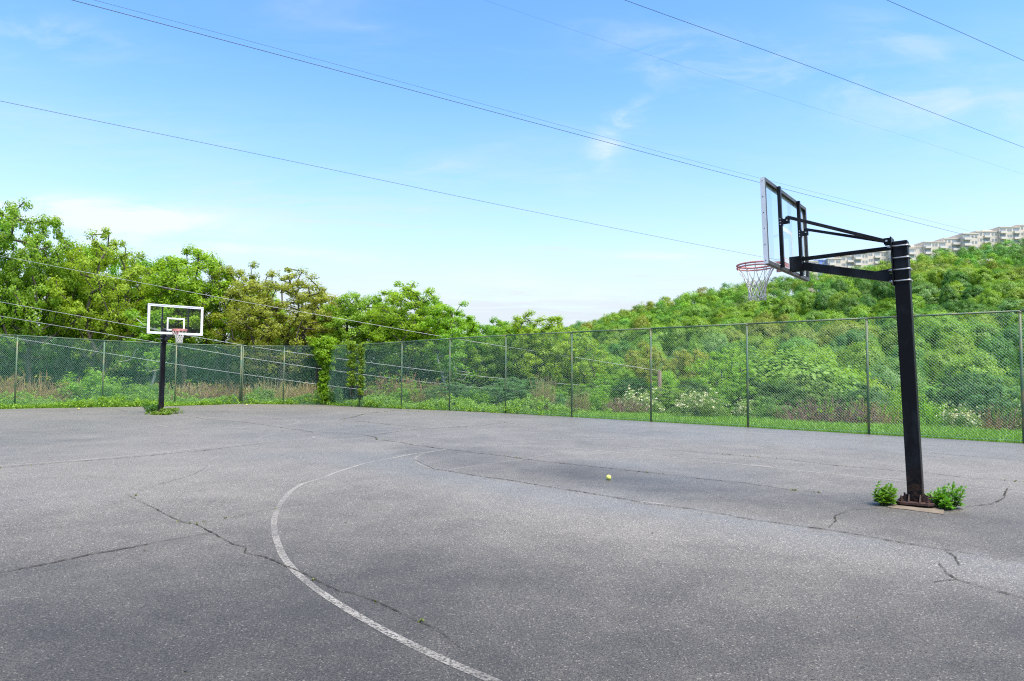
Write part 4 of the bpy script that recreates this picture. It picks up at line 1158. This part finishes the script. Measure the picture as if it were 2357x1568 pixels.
# ------------------------------------------------------------------ bushes, dry brush, vines
def bush_meshes(seed, R, H, ncl, per, leaf, sig, blossom=0):
    r = np.random.default_rng(seed)
    d = r.normal(size=(ncl, 3)); d /= np.linalg.norm(d, axis=1)[:, None]; d[:, 2] = np.abs(d[:, 2])
    rr_ = r.random(ncl)[:, None]**0.4*r.uniform(0.75, 1.15, (ncl, 1))
    cen = d*rr_*np.array([R, R, H*0.82]); cen[:, 2] += 0.12*H
    V, F = blob_leaves(cen, sig, per, leaf, 0.5, r, flat=0.8)
    cr = np_mesh('bush_foliage', V, F, M['leaf'])
    k = r.choice(ncl, min(ncl, 26), replace=False)
    b0 = r.normal(0, 0.12*R, (len(k), 3)); b0[:, 2] = -0.1
    mid = (b0+cen[k])/2 + np.array([0, 0, 0.08*H])
    BV, BF = frusta(np.concatenate([b0, mid]), np.concatenate([mid, cen[k]]), np.full(2*len(k), 0.016), np.concatenate([np.full(len(k), 0.012), np.full(len(k), 0.006)]), 4)
    st = np_mesh('bush_stems', BV, BF, M['bark'])
    bl = None
    if blossom:
        top = cen[(cen[:, 2] > 0.35*H)]
        c2 = top[r.integers(len(top), size=blossom)] + r.normal(0, sig*0.9, (blossom, 3)) + np.array([0, 0, sig*0.4])
        V, F = blob_leaves(c2, 0.05, 7, 0.055, 0.8, r)
        bl = np_mesh('bush_blossom', V, F, M['blossom'])
    return cr, st, bl
def brush_mesh(seed, R, H, n, leafy=0):
    """dead stalks and twigs, fanning out of the ground"""
    r = np.random.default_rng(seed)
    a = r.uniform(0, 2*np.pi, n); q = np.sqrt(r.random(n))*R
    B0 = np.stack([np.cos(a)*q, np.sin(a)*q, np.full(n, -0.08)], -1)
    h = H*r.uniform(0.45, 1.05, n)*(1 - 0.45*(q/R)**2)
    T = B0 + np.stack([np.cos(a)*q*0.35 + r.normal(0, 0.20, n)*h, np.sin(a)*q*0.35 + r.normal(0, 0.20, n)*h, h], -1)
    Mi = (B0+T)/2 + r.normal(0, 0.05, (n, 3))
    t = r.uniform(0.35, 0.95, (n*3, 1)); k = r.integers(n, size=n*3)
    S0 = B0[k] + (T[k]-B0[k])*t; S1 = S0 + r.normal(0, 1, (n*3, 3))*np.array([0.13, 0.13, 0.10])*H*0.55 + np.array([0, 0, 0.09*H])
    V, F = frusta(np.concatenate([B0, Mi, S0]), np.concatenate([Mi, T, S1]), np.concatenate([np.full(2*n, 0.013), np.full(3*n, 0.009)]), np.concatenate([np.full(n, 0.011), np.full(n, 0.007), np.full(3*n, 0.005)]), 3)
    st = np_mesh('brush_stalks', V, F, M['dry'])
    lf = None
    if leafy:
        c = S1[r.integers(len(S1), size=leafy)]
        V, F = blob_leaves(c, 0.09, 10, 0.07, 0.5, r)
        lf = np_mesh('brush_leaves', V, F, M['leaf'])
    return st, lf
BU = [bush_meshes(300+k, R, H, ncl, 62, 0.085, 0.17) for k, (R, H, ncl) in enumerate(((1.0, 1.5, 85), (1.3, 1.2, 95), (0.8, 1.9, 75)))]
HS = [bush_meshes(320+k, R, H, ncl, 70, 0.075, 0.16, bl) for k, (R, H, ncl, bl) in enumerate(((1.15, 1.55, 120, 210), (1.0, 1.5, 105, 230)))]
BRU = [brush_mesh(340+k, R, H, n, lf) for k, (R, H, n, lf) in enumerate(((1.1, 1.6, 230, 90), (1.4, 1.2, 280, 60), (0.9, 2.0, 150, 160)))]
def put(kind, fx, d_out_Y, wpx, toppx, color, label, rz, group=None, name=None, cat='bush', color2=None):
    Y = d_out_Y
    p = at(fx, hor(fx), Y); z0 = float(terrain_z(p[0], p[1]))
    H = CAM_H + (hor(fx)-toppx)/FPX*Y - z0
    W = wpx/FPX*Y
    fam, k = kind
    R0, H0 = {'bu': ((1.0, 1.5), (1.3, 1.2), (0.8, 1.9)), 'hs': ((1.15, 1.55), (1.0, 1.5)), 'br': ((1.1, 1.6), (1.4, 1.2), (0.9, 2.0))}[fam][k]
    e = empty(name or {'bu': 'bush', 'hs': 'flowering_bush', 'br': 'dry_brush'}[fam], (p[0], p[1], z0), rz)
    s = W/(2*R0*1.1); e.scale = (s, s, max(0.3, H/(H0*1.02)))
    tag(e, label, cat, group)
    if fam == 'br':
        st, lf = BRU[k]
        o = link('stalks', st, e); o.color = (*color, 1)
        if lf is not None: o = link('leaves', lf, e); o.color = (*(color2 or MID), 1)
    else:
        cr, st, bl = (BU if fam == 'bu' else HS)[k]
        o = link('foliage', cr, e); o.color = (*color, 1)
        link('stems', st, e)
        if bl is not None: link('blossom', bl, e)
BROWN = (0.30, 0.190, 0.105); TAN = (0.37, 0.275, 0.150); GREYB = (0.235, 0.160, 0.120)
HONEY = (0.15, 0.27, 0.05)
put(('hs', 0), 1605, 24.0, 135, 893, HONEY, 'large white-flowering bush behind the right fence', 0.2)
put(('hs', 1), 1468, 29.0, 130, 888, HONEY, 'white-flowering bush left of the wooden utility pole', 1.4)
put(('hs', 1), 2205, 21.0, 105, 925, HONEY, 'small white-flowering bush right of the near pole', 2.2)
put(('hs', 0), 2370, 21.0, 90, 930, HONEY, 'white-flowering bush cut by the right edge', 3.2)
put(('hs', 1), 1710, 26.0, 60, 915, HONEY, 'tiny white-flowering bush just left of a right fence post', 0.9)
put(('br', 0), 1440, 26.5, 90, 905, GREYB, 'grey-brown bare thicket left of the white-flowering bushes', 0.4)
put(('br', 1), 1905, 22.5, 190, 900, GREYB, 'wide reddish-brown thicket left of the near pole', 1.0)
put(('br', 0), 1990, 23.5, 120, 905, BROWN, 'brown thicket with green shoots directly left of the near pole', 2.0)
put(('br', 1), 2295, 21.5, 120, 915, BROWN, 'brown thicket behind the fence near the right edge', 2.7)
put(('br', 2), 1252, 28.0, 48, 848, TAN, 'tall pale feathery weed behind the right fence', 0.3, cat='weed', color2=HONEY)
put(('br', 2), 1332, 26.0, 50, 888, TAN, 'shorter pale feathery weed beside a right fence post', 1.3, cat='weed', color2=HONEY)
put(('br', 0), 60, 33, 150, 845, BROWN, 'brown dead thicket at the far left behind the fence', 1.1, color2=OLIVE)
put(('br', 1), -30, 31, 140, 835, BROWN, 'brown thicket cut by the left edge', 2.1, color2=OLIVE)
put(('br', 0), 155, 34.5, 110, 862, BROWN, 'brown thicket with olive leaves, second from the left', 0.6, color2=OLIVE)
put(('br', 2), 400, 36.5, 100, 868, TAN, 'tan stalks behind the fence beside the far pole', 0.5)
put(('br', 0), 460, 37.0, 110, 872, TAN, 'tan stalks behind the fence right of the far pole', 2.5, color2=OLIVE)
put(('br', 1), 530, 37.0, 100, 868, BROWN, 'brown brush left of the thick corner fence post', 1.5, color2=OLIVE)
put(('br', 1), 640, 37.5, 130, 865, TAN, 'tan brush right of the thick corner fence post', 0.8, color2=OLIVE)
put(('br', 0), 715, 37.0, 90, 872, TAN, 'tan brush left of the leafy vine', 2.9, color2=OLIVE)
put(('br', 2), 905, 35.0, 110, 845, BROWN, 'tall brown stalks right of the vines behind the fence', 1.9)
put(('br', 2), 985, 33.0, 80, 862, BROWN, 'tall brown stalks left of the pale leaning trunk', 0.1)
put(('bu', 0), 275, 32.5, 150, 868, (0.20, 0.34, 0.035), 'bright green bush left of the far pole', 0.0)
put(('bu', 2), 205, 34.5, 130, 838, MID, 'tall green bush behind the second fence bay at left', 1.0)
put(('bu', 1), 340, 34.5, 110, 880, HONEY, 'pale green bush just behind the far pole', 2.0)
put(('bu', 2), 775, 33.4, 42, 884, DEEP, 'dark green shrub at the foot of the leafy vine', 0.6)
put(('bu', 1), 600, 35.8, 90, 890, HONEY, 'grey-green bush right of the thick corner fence post', 2.6)
put(('bu', 0), 940, 33.5, 110, 882, MID, 'green bush behind the fence right of the vines', 1.1)
put(('bu', 1), 1085, 31.5, 120, 892, MID, 'low green bush right of the pale leaning trunk', 0.2)
put(('bu', 0), 1275, 28.5, 120, 905, SILVER, 'silvery green bush behind the fence below the forked tree', 3.0)
put(('bu', 2), 1380, 30.5, 90, 880, MID, 'green bush left of the grey-brown thicket', 1.7)
put(('bu', 0), 1780, 25.0, 140, 915, HONEY, 'pale green bush right of the large white-flowering bush', 0.7)
put(('bu', 1), 2130, 23.5, 110, 910, BRIGHT, 'bright green bush behind the near pole', 2.4)
put(('bu', 0), 2060, 26.0, 120, 900, MID, 'green bush left of the near pole, behind the thicket', 1.2)
# understory closing the view between the trunks
ur = np.random.default_rng(9)
for k in range(34):
    fx = -40 + k*36 + ur.uniform(-12, 12); Y = ur.uniform(41, 46)
    put(('bu', int(ur.integers(3))), fx, Y, ur.uniform(120, 170), ur.uniform(770, 822) if fx < 1050 else ur.uniform(800, 840), SHADE if ur.random() < 0.7 else DEEP,
        'dark green undergrowth between the tree trunks, ' + ('left of the far hoop' if fx < 340 else 'between far hoop and vine' if fx < 755 else 'right of the vine'), ur.uniform(0, 6), 'undergrowth between the trunks')
for k in range(20):
    fx = 1060 + k*68 + ur.uniform(-20, 20); Y = ur.uniform(30, 35)
    ci = int(ur.integers(4)); wh = 'left of the utility pole' if fx < 1518 else ('between utility pole and near pole' if fx < 2100 else 'right of the near pole')
    tree_at(fx, Y, ur.uniform(855, 892), ur.uniform(120, 170), (0, 2, 4)[int(ur.integers(3))], (MID, DEEP, SILVER, HONEY)[ci],
        '%s young tree beyond the right lawn, %s' % (('fresh green', 'dark green', 'silvery', 'pale green')[ci], wh), ur.uniform(0, 6), 'young trees beyond the right lawn')

def vine(name, base, cols, color, label, seed):
    r = np.random.default_rng(seed)
    e = empty(name, base); tag(e, label, 'vine')
    cen = []; sg = []; SA = []; SB = []
    for x0, y0, z0, z1, r0, r1, n in cols:
        for q in np.sort(r.random(n)):
            z = z0 + (z1-z0)*q; rr_ = r0 + (r1-r0)*q**3
            cen.append((x0 + r.normal(0, rr_*0.55), y0 + r.normal(0, rr_*0.45), z)); sg.append(0.09 + 0.10*rr_)
        for s in range(3):
            zs = np.linspace(0 if s == 0 else z0*0.5, z1*0.95, 12)
            P = np.stack([x0 + 0.05*np.sin(zs*3+s*2), y0 + 0.05*np.cos(zs*3+s*2), zs], -1); SA.append(P[:-1]); SB.append(P[1:])
    V, F = blob_leaves(np.array(cen), np.array(sg), 34, 0.10, 0.75, r)
    o = link('leaves', np_mesh(name+'_leaves', V, F, M['leaf']), e); o.color = (*color, 1)
    A = np.concatenate(SA); B = np.concatenate(SB)
    V, F = frusta(A, B, np.full(len(A), 0.014), np.full(len(A), 0.013), 5)
    link('stem', np_mesh(name+'_stem', V, F, M['bark'], True), e)
vine('climbing_vine', (-9.38, 33.55, -0.12), [(0, 0, 0.3, 3.2, 0.20, 0.50, 130), (0.0, 0, 2.1, 3.38, 0.36, 0.52, 130), (-0.45, 0.1, 2.6, 3.1, 0.2, 0.3, 26)], (0.21, 0.38, 0.018),
     'bright green vine mushrooming over the fence at the far corner', 61)
pv = R_PTS[1]
vine('climbing_vine', (pv[0], pv[1]-0.1, -0.1), [(0.1, 0, 0.6, 3.1, 0.10, 0.16, 48), (-0.45, 0.35, 0.9, 3.15, 0.14, 0.22, 42)], (0.21, 0.33, 0.03),
     'thin twin-stemmed vine climbing the fence right of the bigger vine', 62)

# ------------------------------------------------------------------ grass, weeds and litter
def along_fence(n, r, dmin, dmax, s0=0.0, s1=1.0):
    seg = [(a, b) for a, b in zip(EDGE[:-1], EDGE[1:])]
    L = np.array([np.hypot(*(b-a)) for a, b in seg]); cum = np.concatenate([[0], np.cumsum(L)])
    s = r.uniform(s0, s1, n)*cum[-1]; k = np.clip(np.searchsorted(cum, s)-1, 0, len(L)-1)
    A = np.array([a for a, _ in seg])[k]; D = np.array([(b-a)/np.hypot(*(b-a)) for a, b in seg])[k]
    d = r.uniform(dmin, dmax, n)
    P = A + D*(s-cum[k])[:, None] + np.stack([-D[:, 1], D[:, 0]], -1)*d[:, None]
    return P, d, s/cum[-1]
def blades(P, z, h, w, r):
    n = len(P); a = r.uniform(0, 2*np.pi, n)
    S = np.stack([np.cos(a), np.sin(a), np.zeros(n)], -1)*(w*r.uniform(0.6, 1.3, n))[:, None]*0.5
    B = np.c_[P, z]
    lean = r.normal(0, 0.35, (n, 2))*h[:, None]
    T = B + np.c_[lean, h]; Mi = B + np.c_[lean*0.35, h*0.6]
    V = np.stack([B-S, B+S, Mi+S*0.8, Mi-S*0.8, T], 1).reshape(-1, 3)
    k = np.arange(n)[:, None]*5
    F = np.concatenate([k+np.array([0, 1, 2]), k+np.array([0, 2, 3]), k+np.array([3, 2, 4])])
    return V, F
gr = np.random.default_rng(77)
P, d, s = along_fence(120000, gr, -0.06, 7.5, 0.30, 0.98)
keep = gr.random(len(P)) < np.clip(1.15 - d/9, 0.2, 1)
P, d = P[keep], d[keep]
h = gr.uniform(0.05, 0.13, len(P))*(1 + 1.2*smooth(3.0, 5.5, d))
V, F = blades(P, terrain_z(P[:, 0], P[:, 1])-0.01, h, 0.016, gr)
o = link('grass', np_mesh('grass', V, F, M['grass'])); o.color = (0.190, 0.350, 0.028, 1)
tag(o, 'mown green grass strip outside the right fence', 'grass', kind='stuff')
P, d, s = along_fence(70000, gr, -0.1, 6.5, 0.0, 0.32)
h = gr.uniform(0.06, 0.26, len(P))
V, F = blades(P, terrain_z(P[:, 0], P[:, 1])-0.01, h, 0.02, gr)
o = link('long_grass', np_mesh('long_grass', V, F, M['grass'])); o.color = (0.170, 0.310, 0.030, 1)
tag(o, 'longer grass behind the left and corner fences', 'grass', kind='stuff')
P, d, s = along_fence(5200, gr, -0.28, 3.4, 0.0, 0.62)
dens = np.where(s < 0.5, 1.0, 1.0 - (s-0.5)/0.14)
keep = gr.random(len(P)) < dens*np.clip(1.1-d*0.25, 0.2, 1)
P = P[keep]; hgt = gr.uniform(0.05, 0.40, len(P))*(0.65+0.35*np.sin(P[:, 0]*1.7))*(1+0.35*np.clip(d[keep], 0, 2))
cen = np.c_[P, terrain_z(P[:, 0], P[:, 1]) + np.maximum(0.05, hgt)]
V, F = blob_leaves(cen, 0.10, 26, 0.075, 0.5, gr)
o = link('weeds', np_mesh('weeds', V, F, M['weed'])); o.color = (0.165, 0.330, 0.026, 1)
tag(o, 'low leafy weeds along the foot of the far fence', 'weeds', kind='stuff')
# moss and seedlings in the cracks
mp_ = np.concatenate(moss_pts)
V, F = blob_leaves(np.c_[mp_, zcourt(mp_[:, 0], mp_[:, 1])+0.010], 0.012, 5, 0.022, 0.6, gr)
o = link('crack_moss', np_mesh('crack_moss', V, F, M['weed'])); o.color = (0.13, 0.17, 0.03, 1)
tag(o, 'green moss growing in the cracks of the court', 'moss', kind='stuff')
# bits of bark and dead leaf lying about
n = 220
Lp = np.c_[gr.uniform(-9, 8, n), gr.uniform(2.2, 20, n)]
V, F = leaf_quads(np.c_[Lp, zcourt(Lp[:, 0], Lp[:, 1])+0.010], np.array([0, 0, 1.0]) + gr.normal(0, 0.25, (n, 3)), 0.028, 0.5, gr)
M['litter'] = leaf_mat('leaf_litter', 0.1, 0.2, 0.8, color=(0.085, 0.060, 0.040))
tag(link('leaf_litter', np_mesh('leaf_litter', V, F, M['litter'])), 'scraps of dead leaf scattered over the court', 'leaf litter', kind='stuff')

def mugwort(base, stems, leaf, color, label, seed, spread):
    """bushy weed: short stems carrying deeply lobed leaves"""
    r = np.random.default_rng(seed)
    e = empty('weed_plant', base); tag(e, label, 'weed')
    LV = []; LF = []; nv = 0; SA = []; SB = []
    tuft = [(r.uniform(-0.6, 0.6)*spread[0], r.uniform(-0.6, 0.6)*spread[1], sc) for sc in (1.0, 0.8, 0.6, 0.45)]
    for k in range(stems):
        tx, ty, ts = tuft[int(r.choice(4, p=[0.4, 0.28, 0.2, 0.12]))]
        a = r.uniform(0, 2*np.pi); q = math.sqrt(r.random())*0.75
        b = np.array([tx*0.8 + math.cos(a)*q*spread[0]*0.3, ty*0.8 + math.sin(a)*q*spread[1]*0.3, 0])
        t = np.array([tx + math.cos(a)*q*spread[0]*ts, ty + math.sin(a)*q*spread[1]*ts, spread[2]*ts*(1.05-0.5*q*q)*r.uniform(0.6, 1.08)])
        SA.append(b); SB.append(t)
        for j in range(9):
            f = 0.25 + 0.75*(j/8); p = b + (t-b)*f
            az = j*2.4 + r.uniform(-.4, .4); el = 0.15 + 0.9*f*f + r.normal(0, 0.15)
            D = np.array([math.cos(az)*math.cos(el), math.sin(az)*math.cos(el), math.sin(el)])
            S = np.cross(D, [0, 0, 1]); S /= np.linalg.norm(S)+1e-6; U = np.cross(S, D)
            Ls = leaf*(1.15-0.45*f)*r.uniform(0.8, 1.2)
            # midrib blade plus paired lobes
            def lobe(o_, d_, l_, w_):
                sd_ = np.cross(d_, U); sd_ /= np.linalg.norm(sd_)+1e-6
                return [o_, o_ + d_*l_*0.5 + sd_*w_, o_ + d_*l_ - U*l_*0.25, o_ + d_*l_*0.5 - sd_*w_]
            qs = [lobe(p, D, Ls, Ls*0.13)]
            for tt, ll in ((0.30, 0.42), (0.52, 0.46), (0.72, 0.32)):
                for sg_ in (-1, 1):
                    dd = D*0.62 + S*sg_*0.78 - U*0.10
                    qs.append(lobe(p + D*Ls*tt - U*Ls*0.12*tt, dd, Ls*ll, Ls*0.085))
            for qd in qs:
                LV += qd; LF.append((nv, nv+1, nv+2, nv+3)); nv += 4
    o = link('leaves', np_mesh('weed_leaves', np.array(LV), np.array(LF), M['weed']), e); o.color = (*color, 1)
    V, F = frusta(np.array(SA), np.array(SB), np.full(len(SA), 0.004), np.full(len(SA), 0.002), 4)
    link('stems', np_mesh('weed_stems', V, F, M['weed']), e).color = (0.12, 0.18, 0.04, 1)
WG = (0.105, 0.290, 0.024)
mugwort(on_court(2034, 1162), 40, 0.070, WG, 'bushy green weed left of the near pole base', 81, (0.14, 0.14, 0.25))
mugwort(on_court(2182, 1172), 44, 0.075, WG, 'bushy green weed right of the near pole base', 82, (0.17, 0.15, 0.25))
mugwort(on_court(2158, 1150), 10, 0.06, (0.15, 0.24, 0.03), 'small tuft of grassy weed just behind the near pole base', 83, (0.10, 0.06, 0.07))
def clump(base, n, spread, label, seed, color):
    r = np.random.default_rng(seed)
    e = empty('weed_patch', base); tag(e, label, 'weeds')
    c = np.c_[r.normal(0, spread[0], n), r.normal(0, spread[1], n), r.uniform(0.03, spread[2], n)]
    V, F = blob_leaves(c, 0.07, 26, 0.065, 0.5, r)
    link('leaves', np_mesh('weed_patch_leaves', V, F, M['weed']), e).color = (*color, 1)
    b = c*np.array([0.8, 0.8, 0]); V, F = frusta(b, c, np.full(n, 0.004), np.full(n, 0.003), 4)
    link('stems', np_mesh('weed_patch_stems', V, F, M['weed']), e).color = (0.12, 0.18, 0.04, 1)
clump(on_court(350, 949), 46, (0.16, 0.2, 0.26), 'green weeds at the left foot of the far pole', 91, (0.075, 0.19, 0.03))
clump(on_court(390, 952), 40, (0.15, 0.16, 0.15), 'low green weeds at the right foot of the far pole', 92, (0.095, 0.22, 0.02))
clump(on_court(366, 955), 26, (0.22, 0.06, 0.08), 'creeping weeds in front of the far pole', 93, (0.11, 0.24, 0.02))
